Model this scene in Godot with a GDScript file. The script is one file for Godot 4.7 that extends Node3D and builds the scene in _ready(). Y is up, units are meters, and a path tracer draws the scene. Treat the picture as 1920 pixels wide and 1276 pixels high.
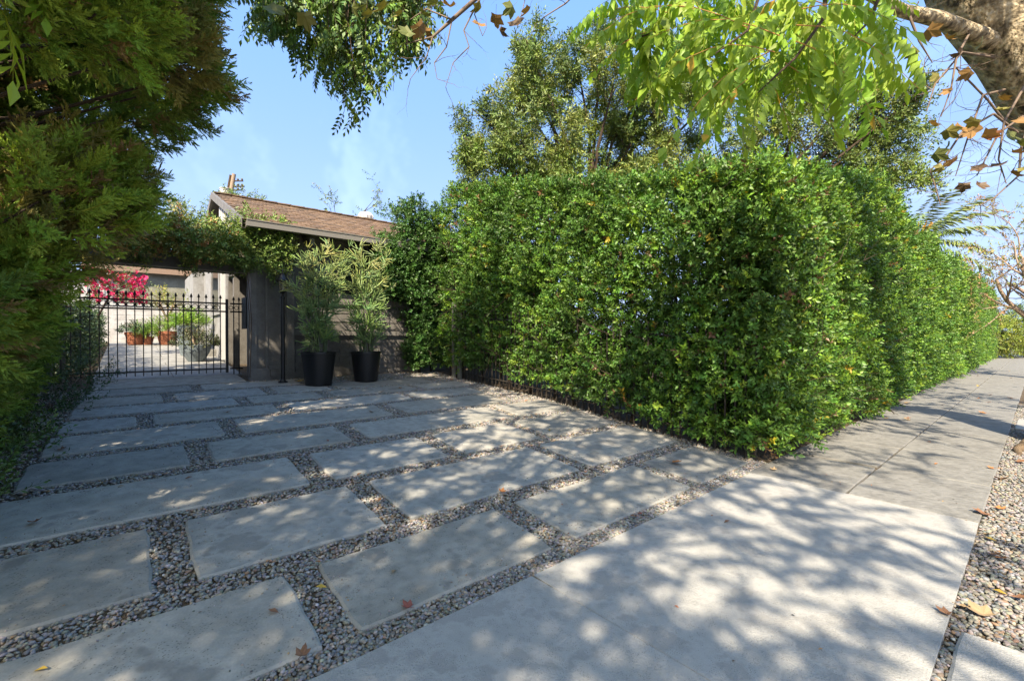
extends Node3D
# A sloping slab driveway beside a tall hedge. u runs along the sidewalk (+X), v from the street to the house (-Z), y is up.

const FOCAL := 842.8          # photograph: focal length in its own pixels
const EYE_H := 1.3
const YAW := 40.41
var rng := RandomNumberGenerator.new()
var CU := 0.0
var SU := 0.0
var names := {}
var mats := {}

func P(u: float, y: float, v: float) -> Vector3: return Vector3(u, y, -v)

func gy(v: float) -> float:          # height of the paving at v
	if v < 1.794: return 0.0
	if v < 5.0: return 0.1026 * (v - 1.794)
	if v < 19.0: return 0.329 + 0.0639 * (v - 5.0)
	return 0.329 + 0.0639 * 14.0

func pix(x: float, y: float, d: float) -> Vector3:     # a photograph pixel at a known depth
	var a := (x - 960.0) / FOCAL
	var b := (y - 631.6) / FOCAL
	return P(d * (SU + a * CU), EYE_H - d * b, d * (CU - a * SU))

func on_ground(x: float, y: float) -> Vector3:         # where a pixel's ray meets the paving
	var d := 0.5
	while d < 60.0:
		var p := pix(x, y, d)
		if p.y < gy(-p.z): return Vector3(p.x, gy(-p.z), p.z)
		d += 0.01
	return pix(x, y, 60.0)

func seen(p: Vector3, m := 0.0) -> bool:               # whether a point lies in the frame
	var d := p.x * SU - p.z * CU
	if d < 0.25: return false
	var a := (p.x * CU + p.z * SU) / d
	var b := (EYE_H - p.y) / d
	return absf(a) < 1.139 + m and b < 0.765 + m and b > -0.75 - m

func depth(p: Vector3) -> float: return p.x * SU - p.z * CU

# ---------- naming ----------
func numbered(called: String) -> String:
	names[called] = names.get(called, -1) + 1
	return called if names[called] == 0 else "%s_%03d" % [called, names[called]]

func tag(o: Node, label: String, category: String, group := "") -> Node:
	o.set_meta("label", label)
	o.set_meta("category", category)
	if group != "": o.set_meta("group", group)
	return o

func thing(called: String, label: String, category: String, at := Vector3.ZERO, group := "") -> Node3D:
	var o := Node3D.new()
	o.name = numbered(called)
	add_child(o)
	o.position = at
	tag(o, label, category, group)
	return o

func structure(called: String) -> Node3D:
	var o := Node3D.new()
	o.name = numbered(called)
	o.set_meta("kind", "structure")
	add_child(o)
	return o

func put(called: String, mesh: Mesh, mat: Material, parent: Node, at := Vector3.ZERO) -> MeshInstance3D:
	var o := MeshInstance3D.new()
	o.name = called if parent != self else numbered(called)
	o.mesh = mesh
	if mat: o.material_override = mat
	parent.add_child(o, true)
	o.position = at
	return o

func boxm(called: String, mat: Material, parent: Node, lo: Vector3, hi: Vector3) -> MeshInstance3D:
	# a box given in u,y,v corners; positions are world, parents sit at the origin
	var b := BoxMesh.new()
	var a := P(lo.x, lo.y, lo.z)
	var c := P(hi.x, hi.y, hi.z)
	b.size = (c - a).abs()
	var o := put(called, b, mat, parent)
	o.position = (a + c) / 2.0 - (parent as Node3D).global_position
	return o

func scatter(called: String, mesh: Mesh, mat: Material, parent: Node, xf: Array, cols: Array) -> MultiMeshInstance3D:
	var mm := MultiMesh.new()
	mm.transform_format = MultiMesh.TRANSFORM_3D
	mm.use_colors = true
	mm.mesh = mesh
	mm.instance_count = xf.size()
	for i in xf.size():
		mm.set_instance_transform(i, xf[i])
		mm.set_instance_color(i, cols[i])
	var o := MultiMeshInstance3D.new()
	o.name = called if parent != self else numbered(called)
	o.multimesh = mm
	o.material_override = mat
	o.set_meta("kind", "stuff")
	parent.add_child(o, true)
	return o

# ---------- mesh helpers ----------
func begin() -> SurfaceTool:
	var st := SurfaceTool.new()
	st.begin(Mesh.PRIMITIVE_TRIANGLES)
	return st

func tri(st: SurfaceTool, a: Vector3, b: Vector3, c: Vector3, n: Vector3) -> void:
	var k := (b - a).cross(c - a)
	var flip := k.dot(n) > 0.0           # front faces run clockwise
	st.set_normal(n.normalized() if n != Vector3.ZERO else k.normalized())
	st.add_vertex(a)
	if flip:
		st.add_vertex(c); st.add_vertex(b)
	else:
		st.add_vertex(b); st.add_vertex(c)

func quad(st: SurfaceTool, a: Vector3, b: Vector3, c: Vector3, d: Vector3, n: Vector3) -> void:
	var k := (c - a).cross(d - b).normalized()
	if k.dot(n) < 0.0: k = -k
	tri(st, a, b, c, k)
	tri(st, a, c, d, k)

func bar(st: SurfaceTool, lo: Vector3, hi: Vector3) -> void:       # axis box, local coordinates
	var x := [lo.x, hi.x]; var y := [lo.y, hi.y]; var z := [lo.z, hi.z]
	for k in 2:
		quad(st, Vector3(x[k], y[0], z[0]), Vector3(x[k], y[1], z[0]), Vector3(x[k], y[1], z[1]), Vector3(x[k], y[0], z[1]), Vector3(k * 2 - 1, 0, 0))
		quad(st, Vector3(x[0], y[k], z[0]), Vector3(x[1], y[k], z[0]), Vector3(x[1], y[k], z[1]), Vector3(x[0], y[k], z[1]), Vector3(0, k * 2 - 1, 0))
		quad(st, Vector3(x[0], y[0], z[k]), Vector3(x[1], y[0], z[k]), Vector3(x[1], y[1], z[k]), Vector3(x[0], y[1], z[k]), Vector3(0, 0, k * 2 - 1))

func tube(st: SurfaceTool, pts: Array, rad: Array, sides := 6, cap := true, lump := 0.0) -> void:
	var rings := []
	var side := Vector3.ZERO
	for i in pts.size():
		var t: Vector3 = (pts[mini(i + 1, pts.size() - 1)] - pts[maxi(i - 1, 0)]).normalized()
		if side == Vector3.ZERO: side = t.cross(Vector3(0.31, 0.2, 0.93)).normalized()
		side = (side - t * side.dot(t)).normalized()
		var up := t.cross(side)
		var ring := []
		for k in sides:
			var a := TAU * k / sides
			var dirn: Vector3 = side * cos(a) + up * sin(a)
			var r: float = rad[i]
			if lump > 0.0: r *= 1.0 + lump * sin(a * 3.0 + i * 1.3) + lump * 0.7 * sin(a * 5.0 - i * 0.9)
			ring.append([pts[i] + dirn * r, dirn])
		rings.append(ring)
	for i in pts.size() - 1:
		for k in sides:
			var q := [rings[i][k], rings[i][(k + 1) % sides], rings[i + 1][(k + 1) % sides], rings[i + 1][k]]
			for t in [[0, 1, 2], [0, 2, 3]]:
				var a: Vector3 = q[t[0]][0]; var b: Vector3 = q[t[1]][0]; var c: Vector3 = q[t[2]][0]
				var order: Array = t if (b - a).cross(c - a).dot(q[t[0]][1]) < 0.0 else [t[0], t[2], t[1]]
				for j in order:
					st.set_normal(q[j][1])
					st.add_vertex(q[j][0])
	if cap:
		for e in [0, pts.size() - 1]:
			var n: Vector3 = (pts[e] - pts[1 if e == 0 else e - 1]).normalized()
			for k in sides: tri(st, pts[e], rings[e][k][0], rings[e][(k + 1) % sides][0], n)

func lathe(st: SurfaceTool, prof: Array, sides := 20, at := Vector3.ZERO) -> void:     # prof: [radius, y]
	for i in prof.size() - 1:
		for k in sides:
			var a := TAU * k / sides; var b := TAU * (k + 1) / sides
			var d0 := Vector3(cos(a), 0, sin(a)); var d1 := Vector3(cos(b), 0, sin(b))
			var r0: float = prof[i][0]; var r1: float = prof[i + 1][0]
			var y0: float = prof[i][1]; var y1: float = prof[i + 1][1]
			var nn := Vector2(y1 - y0, r0 - r1).normalized()
			var q := [at + d0 * r0 + Vector3.UP * y0, at + d1 * r0 + Vector3.UP * y0, at + d1 * r1 + Vector3.UP * y1, at + d0 * r1 + Vector3.UP * y1]
			var n0 := d0 * nn.x + Vector3.UP * nn.y; var n1 := d1 * nn.x + Vector3.UP * nn.y
			var ns := [n0, n1, n1, n0]
			for t in [[0, 1, 2], [0, 2, 3]]:
				if (q[t[1]] - q[t[0]]).cross(q[t[2]] - q[t[0]]).length() < 1e-9: continue
				var order: Array = t if (q[t[1]] - q[t[0]]).cross(q[t[2]] - q[t[0]]).dot(ns[t[0]]) < 0.0 else [t[0], t[2], t[1]]
				for j in order:
					st.set_normal(ns[j])
					st.add_vertex(q[j])

func leaf(st: SurfaceTool, p: Vector3, dir: Vector3, nrm: Vector3, length: float, width: float, fold := 0.25, curl := 0.15) -> void:
	var side := dir.cross(nrm).normalized()
	var n := side.cross(dir).normalized()
	var m := p + dir * length * 0.48 - n * length * curl * 0.25
	var tip := p + dir * length - n * length * curl
	var l := m + side * width * 0.5 + n * width * fold
	var r := m - side * width * 0.5 + n * width * fold
	for t in [[p, l, m], [p, m, r], [l, tip, m], [m, tip, r]]:
		var k: Vector3 = (t[1] - t[0]).cross(t[2] - t[0]).normalized()
		if k.dot(n) < 0.0: k = -k
		tri(st, t[0], t[1], t[2], (k * 0.6 + n * 0.4).normalized())

func rv(s := 1.0) -> Vector3:
	return Vector3(rng.randf_range(-1, 1), rng.randf_range(-1, 1), rng.randf_range(-1, 1)) * s

func rdir() -> Vector3:
	var z := rng.randf_range(-1, 1)
	var a := rng.randf() * TAU
	return Vector3(sqrt(1 - z * z) * cos(a), z, sqrt(1 - z * z) * sin(a))

func toward(dir: Vector3, roll: float, s: float) -> Basis:        # y axis along dir
	var y := dir.normalized()
	var x := y.cross(Vector3(0.17, 0.31, 0.93)).normalized()
	var z := x.cross(y)
	var b := Basis(x, y, z)
	return Basis(y, roll) * b * Basis.from_scale(Vector3(s, s, s))

func forward(dir: Vector3, s: float, roll := 0.0) -> Basis:       # x axis along dir, y as upright as can be
	var x := dir.normalized()
	var z := x.cross(Vector3.UP).normalized()
	if z.length() < 0.1: z = Vector3(0, 0, 1)
	var y := z.cross(x)
	return Basis(x, roll) * Basis(x, y, z) * Basis.from_scale(Vector3(s, s, s))

func vary(c: Color, a: float) -> Color:
	var k := rng.randf_range(1.0 - a, 1.0 + a)
	return Color(c.r * k * rng.randf_range(0.85, 1.15), c.g * k, c.b * k * rng.randf_range(0.8, 1.2))

# sprig along +Y with leaves set round it
func sprig(n: int, length: float, ll: float, lw: float, open := 0.6, stem := 0.0016) -> ArrayMesh:
	var st := begin()
	st.set_color(Color(0.85, 0.6, 0.5))
	tube(st, [Vector3.ZERO, Vector3(0.004, length * 0.5, 0), Vector3(0, length, 0.004)], [stem * 1.4, stem, stem * 0.5], 3, false)
	for i in n:
		var t := 0.12 + 0.88 * i / maxf(1.0, n - 1)
		var a := i * 2.4 + rng.randf_range(-0.4, 0.4)
		var o := open * (1.0 - 0.35 * t)
		var dir := (Vector3(cos(a) * o, 1.0 - o * 0.6, sin(a) * o) + rv(0.15)).normalized()
		var nrm := (Vector3(-cos(a) * 0.4, 0.9, -sin(a) * 0.4) + rv(0.45)).normalized()
		var s := rng.randf_range(0.75, 1.15)
		var k := rng.randf_range(0.75, 1.25)
		st.set_color(Color(k * rng.randf_range(0.9, 1.15), k, k))
		leaf(st, Vector3(0, length * t, 0) + dir * 0.004, dir, nrm, ll * s, lw * s, rng.randf_range(0.08, 0.28), rng.randf_range(0.0, 0.3))
	return st.commit()

# compound leaf along +X, leaflets hanging to both sides
func pinnate(pairs: int, length: float, ll: float, lw: float, hang := 0.8, droop := 0.3) -> ArrayMesh:
	var st := begin()
	var pts := []; var rad := []
	for i in 7:
		var t := i / 6.0
		pts.append(Vector3(t * length * (1.0 - 0.12 * t), length * (0.1 * t - droop * t * t), 0))
		rad.append(0.0028 * (1.0 - 0.7 * t))
	st.set_color(Color(1.7, 0.75, 0.5))
	tube(st, pts, rad, 4, false)
	for i in pairs + 1:
		var t := 0.16 + 0.84 * i / float(pairs)
		var p := Vector3(t * length * (1.0 - 0.12 * t), length * (0.1 * t - droop * t * t), 0)
		for s in ([-1, 1] if i < pairs else [0]):
			var dir := (Vector3(0.45, -hang * rng.randf_range(0.7, 1.2), s * 0.75) + rv(0.14)).normalized()
			if s == 0: dir = Vector3(0.8, -0.7, 0).normalized()
			var nrm := (Vector3(0.1, 0.75, s * 0.55) + rv(0.2)).normalized()
			var k := rng.randf_range(0.85, 1.2)
			st.set_color(Color(k, k, k))
			var f := rng.randf_range(0.85, 1.12) * (1.0 - 0.25 * absf(t - 0.55))
			leaf(st, p, dir, nrm, ll * f, lw * f, 0.14, rng.randf_range(0.1, 0.35))
	return st.commit()

# lobed plane-tree leaf lying along +X with its stalk at the origin, slightly curled
func lobed(size: float, curl: float) -> ArrayMesh:
	var st := begin()
	st.set_color(Color.WHITE)
	var edge := []
	var prof := [[-150, 0.3], [-118, 0.66], [-95, 0.56], [-72, 0.74], [-54, 0.94], [-40, 0.74], [-27, 0.64], [-15, 0.9], [-6, 0.98], [0, 1.12], [8, 0.97], [16, 0.88], [27, 0.66], [41, 0.76], [53, 0.96], [72, 0.72], [95, 0.54], [118, 0.68], [150, 0.3]]
	for q in prof:
		var a := deg_to_rad(q[0])
		var r: float = q[1] * size * 0.62
		edge.append(Vector3(size * 0.3 + r * cos(a), curl * r * r / size * (1.0 if q[0] > 0 else 1.3) + 0.12 * r * sin(a * 3.0) * curl, r * sin(a)))
	var c := Vector3(size * 0.3, -0.02 * size, 0)
	for i in edge.size():
		var b: Vector3 = edge[(i + 1) % edge.size()]
		var n: Vector3 = (edge[i] - c).cross(b - c).normalized()
		if n.y < 0: n = -n
		tri(st, c, edge[i], b, n)
	tube(st, [Vector3(-size * 0.35, 0.01, 0), c], [0.0016, 0.0012], 3, false)
	return st.commit()

# feathery conifer spray along +Y: a flat fan of side shoots, each edged with short scale twigs
func plume(length: float, shoots: int) -> ArrayMesh:
	var st := begin()
	st.set_color(Color(1.3, 0.8, 0.7))
	tube(st, [Vector3.ZERO, Vector3(0.006, length * 0.8, 0)], [0.004, 0.0012], 3, false)
	for f in shoots:
		var t := 0.1 + 0.88 * f / float(shoots)
		var a := f * 2.4 + rng.randf() * 0.6
		var base := Vector3(0.02 * sin(t * 5.0), length * t * 0.8, 0.02 * cos(t * 4.0))
		var reach := length * (0.48 - 0.22 * t)
		var dir := (Vector3(cos(a) * 0.75, 1.0, sin(a) * 0.75) + rv(0.2)).normalized()
		var side := dir.cross(rdir()).normalized()
		for j in 9:
			var q := j / 8.0
			var b := base + dir * reach * q * 0.75
			var dj := (dir + side * (0.75 if j % 2 else -0.75) * (1.0 - 0.6 * q) + rv(0.25)).normalized()
			var l := reach * rng.randf_range(0.28, 0.45) * (1.15 - 0.4 * q)
			var w := dj.cross(rdir()).normalized() * rng.randf_range(0.0035, 0.0055)
			var k := rng.randf_range(0.75, 1.25) * (0.85 + 0.3 * q)
			st.set_color(Color(k, k, k * 0.9))
			var n := w.cross(dj).normalized()
			tri(st, b - w, b + w, b + dj * l * 0.6 + w * 0.8, n)
			tri(st, b - w, b + dj * l * 0.6 + w * 0.8, b + dj * l, n)
	return st.commit()

# branch with children; tips collects [point, direction]
func limb(st: SurfaceTool, tips: Array, start: Vector3, dir: Vector3, length: float, rad: float, level: int, kids: int, lift: float, wob: float, allow: int) -> void:
	var pts := [start]; var rr := [rad]
	var d := dir.normalized(); var p := start
	var n := 5
	for i in n:
		d = (d + rv(wob) + Vector3.UP * lift).normalized()
		p += d * length / n
		pts.append(p); rr.append(lerpf(rad, rad * 0.45, (i + 1.0) / n))
	if allow == 0 or not (seen(pts[n], 0.05) and seen(pts[2], 0.05)) or depth(pts[n]) > allow:
		tube(st, pts, rr, 7 if rad > 0.05 else (5 if rad > 0.012 else 3), false)
	if level <= 0:
		for i in range(1, n + 1): tips.append([pts[i], (pts[i] - pts[i - 1]).normalized()])
		return
	for k in kids:
		var t := rng.randf_range(0.3, 1.0)
		if k == 0: t = 1.0
		var i := clampi(int(t * n), 1, n)
		var dd: Vector3 = ((pts[i] - pts[i - 1]).normalized() + rdir() * 0.85).normalized()
		limb(st, tips, pts[i], dd, length * rng.randf_range(0.5, 0.75), rr[i] * 0.62, level - 1, kids, lift, wob, allow)

# ---------- materials ----------
func noise_img(size: int, freq: float, oct: int, s: int, type := FastNoiseLite.TYPE_SIMPLEX_SMOOTH) -> PackedByteArray:
	var n := FastNoiseLite.new()
	n.seed = s
	n.noise_type = type
	n.frequency = freq
	n.fractal_octaves = oct
	var im := n.get_seamless_image(size, size)
	im.convert(Image.FORMAT_L8)
	return im.get_data()

# tex: three noises mixed into a grey-to-colour map; stops run from dark to light
func tex(size: int, layers: Array, lo: Color, hi: Color, specks := 0.0, stain := 0.0) -> ImageTexture:
	var data := PackedByteArray()
	data.resize(size * size * 3)
	var ims := []
	for l in layers: ims.append(noise_img(size, l[0], l[1], l[2]))
	var a: PackedByteArray = ims[0]; var b: PackedByteArray = ims[1]; var c: PackedByteArray = ims[2]
	var wa: float = layers[0][3]; var wb: float = layers[1][3]; var wc: float = layers[2][3]
	for i in size * size:
		var t: float = (wa * a[i] + wb * b[i] + wc * c[i]) / 255.0
		var k := 1.0
		if specks > 0.0 and c[i] < 58 and b[i] < 120: k = 1.0 - specks
		if stain > 0.0:
			var m: float = (a[i] * 0.75 + b[i] * 0.25) / 255.0
			k *= 1.0 - stain * clampf((m - 0.60) * 9.0, 0.0, 1.0) * (0.45 + 0.55 * b[i] / 255.0)
		data[i * 3] = clampi(int(255.0 * (lo.r + (hi.r - lo.r) * t) * k), 0, 255)
		data[i * 3 + 1] = clampi(int(255.0 * (lo.g + (hi.g - lo.g) * t) * k), 0, 255)
		data[i * 3 + 2] = clampi(int(255.0 * (lo.b + (hi.b - lo.b) * t) * k), 0, 255)
	return ImageTexture.create_from_image(Image.create_from_data(size, size, false, Image.FORMAT_RGB8, data))

func bumps(size: int, freq: float, oct: int, s: int, strength: float) -> ImageTexture:
	var n := FastNoiseLite.new()
	n.seed = s; n.frequency = freq; n.fractal_octaves = oct
	var im := n.get_seamless_image(size, size)
	im.bump_map_to_normal_map(strength)
	return ImageTexture.create_from_image(im)

func lin(r: float, g: float, b: float) -> Color: return Color(r, g, b).linear_to_srgb()

func mat(called: String, c: Color, rough: float, t: Texture2D = null, scale := 1.0, nrm: Texture2D = null, nscale := 1.0, world := true) -> StandardMaterial3D:
	var m := StandardMaterial3D.new()
	m.resource_name = called
	m.albedo_color = c
	m.roughness = rough
	if t or nrm:
		m.uv1_triplanar = true
		m.uv1_world_triplanar = world
		m.uv1_scale = Vector3.ONE * scale
	if t: m.albedo_texture = t
	if nrm:
		m.normal_enabled = true
		m.normal_texture = nrm
		m.normal_scale = nscale
	mats[called] = m
	return m

func leafy(called: String, rough: float, through: float, spec := 0.5) -> StandardMaterial3D:
	var m := StandardMaterial3D.new()
	m.resource_name = called
	m.albedo_color = Color.WHITE
	m.vertex_color_use_as_albedo = true
	m.roughness = rough
	m.metallic_specular = spec
	m.cull_mode = BaseMaterial3D.CULL_DISABLED
	if through > 0.0:
		m.backlight_enabled = true
		m.backlight = Color(through, through, through * 0.6)
	mats[called] = m
	return m

func tints(base: StandardMaterial3D, cols: Array) -> Array:      # plain copies of a leaf material in a few colours
	var out := []
	for c in cols:
		var m: StandardMaterial3D = base.duplicate()
		m.albedo_color = (c as Color).linear_to_srgb()
		out.append(m)
	return out

# ---------- set-up ----------
func sky_cover() -> ImageTexture:
	var n := FastNoiseLite.new()
	n.seed = 12; n.frequency = 0.006; n.fractal_octaves = 5; n.domain_warp_enabled = true; n.domain_warp_amplitude = 40.0
	var im := Image.create(1024, 512, false, Image.FORMAT_RGBA8)
	for y in 256:
		var el := (0.5 - (y + 0.5) / 512.0) * PI
		for x in 1024:
			var az := (x + 0.5) / 1024.0 * TAU
			# thin high cloud on a flat layer, streaked
			var q := Vector3(cos(az) * cos(el), sin(el), sin(az) * cos(el))
			var h := 90.0 / (q.y + 0.22)
			var s := n.get_noise_3d(q.x * h * 0.8 + q.z * h * 0.5, 0.0, (q.z * h - q.x * h * 0.4) * 4.0)
			var a := clampf((s - 0.02) * 1.3, 0.0, 0.5)
			im.set_pixel(x, y, Color(0.85, 0.9, 1.0, a))
	return ImageTexture.create_from_image(im)

func set_stage() -> void:
	var cam := Camera3D.new()
	cam.name = "camera"
	add_child(cam)
	cam.position = Vector3(0, EYE_H, 0)
	cam.rotation_degrees = Vector3(-0.435, -YAW, 0)
	cam.fov = 74.24
	cam.near = 0.05
	cam.far = 500.0
	cam.current = true
	var e := Environment.new()
	e.background_mode = Environment.BG_SKY
	var sm := ProceduralSkyMaterial.new()
	sm.sky_top_color = Color(0.236, 0.342, 0.485)
	sm.sky_horizon_color = Color(0.412, 0.457, 0.525)
	sm.sky_curve = 0.22
	sm.sky_cover = sky_cover()
	sm.sky_cover_modulate = Color(1, 1, 1, 0.06)
	sm.ground_horizon_color = Color(0.45, 0.45, 0.44)
	sm.ground_bottom_color = Color(0.35, 0.34, 0.33)
	sm.sun_angle_max = 50.0
	sm.sun_curve = 0.6
	sm.sky_energy_multiplier = 1.0
	var sky := Sky.new()
	sky.sky_material = sm
	e.sky = sky
	e.background_energy_multiplier = 1.0
	e.tonemap_mode = Environment.TONE_MAPPER_LINEAR
	e.tonemap_exposure = 6.2
	e.sdfgi_enabled = true
	e.ssao_enabled = true
	e.ssil_enabled = true
	var w := WorldEnvironment.new()
	w.name = "world"
	w.environment = e
	add_child(w)
	var sun := DirectionalLight3D.new()
	sun.name = "sun"
	add_child(sun)
	var el := deg_to_rad(42.0)
	var to := Vector3(0.82 * cos(el), -sin(el), -0.57 * cos(el))       # the way the light travels: along +u and +v
	sun.look_at_from_position(Vector3.ZERO, to, Vector3.UP)
	sun.light_energy = 0.6
	sun.light_color = Color(1.0, 0.94, 0.84)
	sun.light_angular_distance = 0.6
	sun.shadow_enabled = true

func make_materials() -> void:
	var cn := bumps(512, 0.05, 4, 5, 3.0)
	var ct := tex(1024, [[0.004, 4, 1, 0.5], [0.02, 4, 2, 0.3], [0.22, 3, 3, 0.2]], Color(0.60, 0.61, 0.60), Color(1.0, 1.0, 0.99), 0.35, 0.24)
	mat("slab_concrete", lin(0.60, 0.565, 0.51), 0.85, ct, 0.42, cn, 0.35)
	mat("slab_concrete_pale", lin(0.64, 0.60, 0.545), 0.85, ct, 0.37, cn, 0.35)
	mat("slab_concrete_warm", lin(0.58, 0.535, 0.47), 0.85, ct, 0.47, cn, 0.35)
	mat("slab_concrete_dark", lin(0.50, 0.475, 0.435), 0.87, ct, 0.33, cn, 0.4)
	mat("slab_concrete_grey", lin(0.57, 0.55, 0.515), 0.85, ct, 0.53, cn, 0.35)
	var bt := tex(1024, [[0.005, 3, 11, 0.4], [0.03, 3, 12, 0.25], [0.3, 2, 13, 0.35]], Color(0.72, 0.73, 0.73), Color(1.0, 1.0, 1.0), 0.28, 0.14)
	mat("sidewalk_concrete", lin(0.52, 0.5, 0.465), 0.86, bt, 0.5, bumps(512, 0.3, 3, 15, 3.0), 0.3)
	var ot := tex(1024, [[0.006, 5, 21, 0.55], [0.03, 4, 22, 0.25], [0.25, 3, 23, 0.2]], Color(0.60, 0.595, 0.58), Color(1.0, 1.0, 0.99), 0.34, 0.2)
	mat("old_concrete", lin(0.355, 0.347, 0.33), 0.88, ot, 0.45, cn, 0.5)
	mat("court_concrete", lin(0.48, 0.47, 0.46), 0.85, ct, 0.3, cn, 0.3)
	var so := tex(512, [[0.02, 4, 31, 0.4], [0.08, 4, 32, 0.3], [0.3, 3, 33, 0.3]], Color(0.35, 0.30, 0.25), Color(1.0, 0.95, 0.85))
	mat("soil", lin(0.17, 0.135, 0.10), 0.95, so, 0.8, bumps(512, 0.12, 4, 35, 8.0), 1.0)
	mat("fines", lin(0.27, 0.23, 0.185), 0.95, so, 0.9, bumps(512, 0.12, 4, 36, 8.0), 1.0)
	mat("bounce_street", lin(0.33, 0.315, 0.285), 0.9, so, 0.6)  # unseen street, made pale to bounce sunlight up into the shade
	var pt := tex(512, [[0.01, 4, 41, 0.5], [0.05, 3, 42, 0.3], [0.2, 2, 43, 0.2]], Color(0.72, 0.70, 0.68), Color(1, 1, 1))
	mat("house_paint", lin(0.205, 0.195, 0.18), 0.7, pt, 0.8, cn, 0.25)
	mat("house_trim", lin(0.235, 0.225, 0.208), 0.6, pt, 0.8)
	mat("dark_wood", lin(0.19, 0.177, 0.158), 0.7, pt, 1.0)
	mat("grey_wall", lin(0.36, 0.37, 0.38), 0.8, pt, 0.5)
	mat("white_paint", lin(0.66, 0.66, 0.66), 0.7, pt, 0.5)
	mat("beige_siding", lin(0.34, 0.34, 0.27), 0.75, pt, 0.5)
	mat("gutter_metal", lin(0.2, 0.188, 0.17), 0.45)
	var wt := tex(512, [[0.015, 4, 51, 0.4], [0.06, 4, 52, 0.3], [0.25, 3, 53, 0.3]], Color(0.5, 0.45, 0.4), Color(1, 0.96, 0.9))
	for k in 4:
		var c: Array = [[0.33, 0.235, 0.16], [0.28, 0.20, 0.14], [0.38, 0.28, 0.19], [0.24, 0.18, 0.13]][k]
		mat("shingle_%d" % k, lin(c[0], c[1], c[2]), 0.9, wt, 2.0)
	mat("iron", lin(0.028, 0.027, 0.025), 0.5, pt, 2.0)
	mat("old_iron", lin(0.075, 0.07, 0.062), 0.75, wt, 3.0)
	mat("black_plastic", lin(0.012, 0.012, 0.013), 0.38)
	mat("lamp_glass", Color(0.75, 0.72, 0.62, 0.35), 0.1)
	mats["lamp_glass"].transparency = BaseMaterial3D.TRANSPARENCY_ALPHA
	mat("window_glass", lin(0.02, 0.024, 0.028), 0.06)
	mat("terracotta", lin(0.36, 0.13, 0.065), 0.8, pt, 3.0)
	mat("blue_grey_glaze", lin(0.20, 0.25, 0.28), 0.5, pt, 2.0)
	var kt := tex(1024, [[0.012, 3, 61, 1.5], [0.04, 3, 62, 0.5], [0.2, 3, 63, 0.25]], Color(-0.45, -0.45, -0.46), Color(0.55, 0.52, 0.46))
	mat("plane_bark", lin(0.62, 0.55, 0.43), 0.85, kt, 0.75, bumps(512, 0.05, 4, 65, 10.0), 1.0)
	mat("root_bark", lin(0.34, 0.27, 0.19), 0.9, wt, 1.6, bumps(512, 0.08, 4, 67, 12.0), 1.0)
	mat("bark", lin(0.13, 0.10, 0.075), 0.92, wt, 2.5, bumps(512, 0.08, 4, 66, 12.0), 1.0)
	mat("pale_bark", lin(0.58, 0.49, 0.41), 0.85, wt, 2.0)
	mat("twig", lin(0.10, 0.07, 0.05), 0.85)
	mat("galvanised", lin(0.5, 0.5, 0.5), 0.5)
	leafy("hedge_leaf", 0.45, 0.7)
	leafy("juniper_leaf", 0.75, 0.7, 0.25)
	leafy("compound_leaf", 0.5, 0.95)
	leafy("tree_leaf", 0.5, 0.5)
	leafy("plane_leaf", 0.6, 0.6)
	leafy("stalk", 0.5, 0.2)
	leafy("petal", 0.6, 0.6)
	leafy("pebble", 0.75, 0.0)
	leafy("dry_leaf", 0.7, 0.3)

# ---------- ground and paving ----------
const ROWS := [
	[1.93, 2.53, [[-2.4, -0.72], [-0.60, 0.61], [0.76, 1.98], [2.17, 3.68], [3.83, 4.85]]],
	[2.72, 3.43, [[-2.2, -1.15], [-1.00, 0.08], [0.25, 1.26], [1.42, 3.13], [3.29, 4.90]]],
	[3.60, 4.26, [[-0.75, 1.05], [1.22, 2.29], [2.47, 3.49], [3.64, 4.89]]],
	[4.45, 5.00, [[-0.60, 0.37], [0.53, 1.70], [1.86, 3.78], [3.92, 4.93]]],
	[5.19, 5.83, [[-0.56, 0.72], [0.87, 2.51], [2.69, 4.35]]],
	[5.99, 6.50, [[-0.53, 0.05], [0.19, 1.41], [1.57, 3.19], [3.30, 4.50]]],
	[6.69, 7.17, [[-0.50, 1.08], [1.23, 2.14], [2.31, 3.66], [3.78, 4.72]]],
	[7.30, 7.86, [[-0.48, 0.33], [0.47, 1.52], [1.67, 2.46], [2.58, 4.30]]],
	[8.03, 8.51, [[-0.44, 0.70], [0.83, 2.20]]],
]

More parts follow.
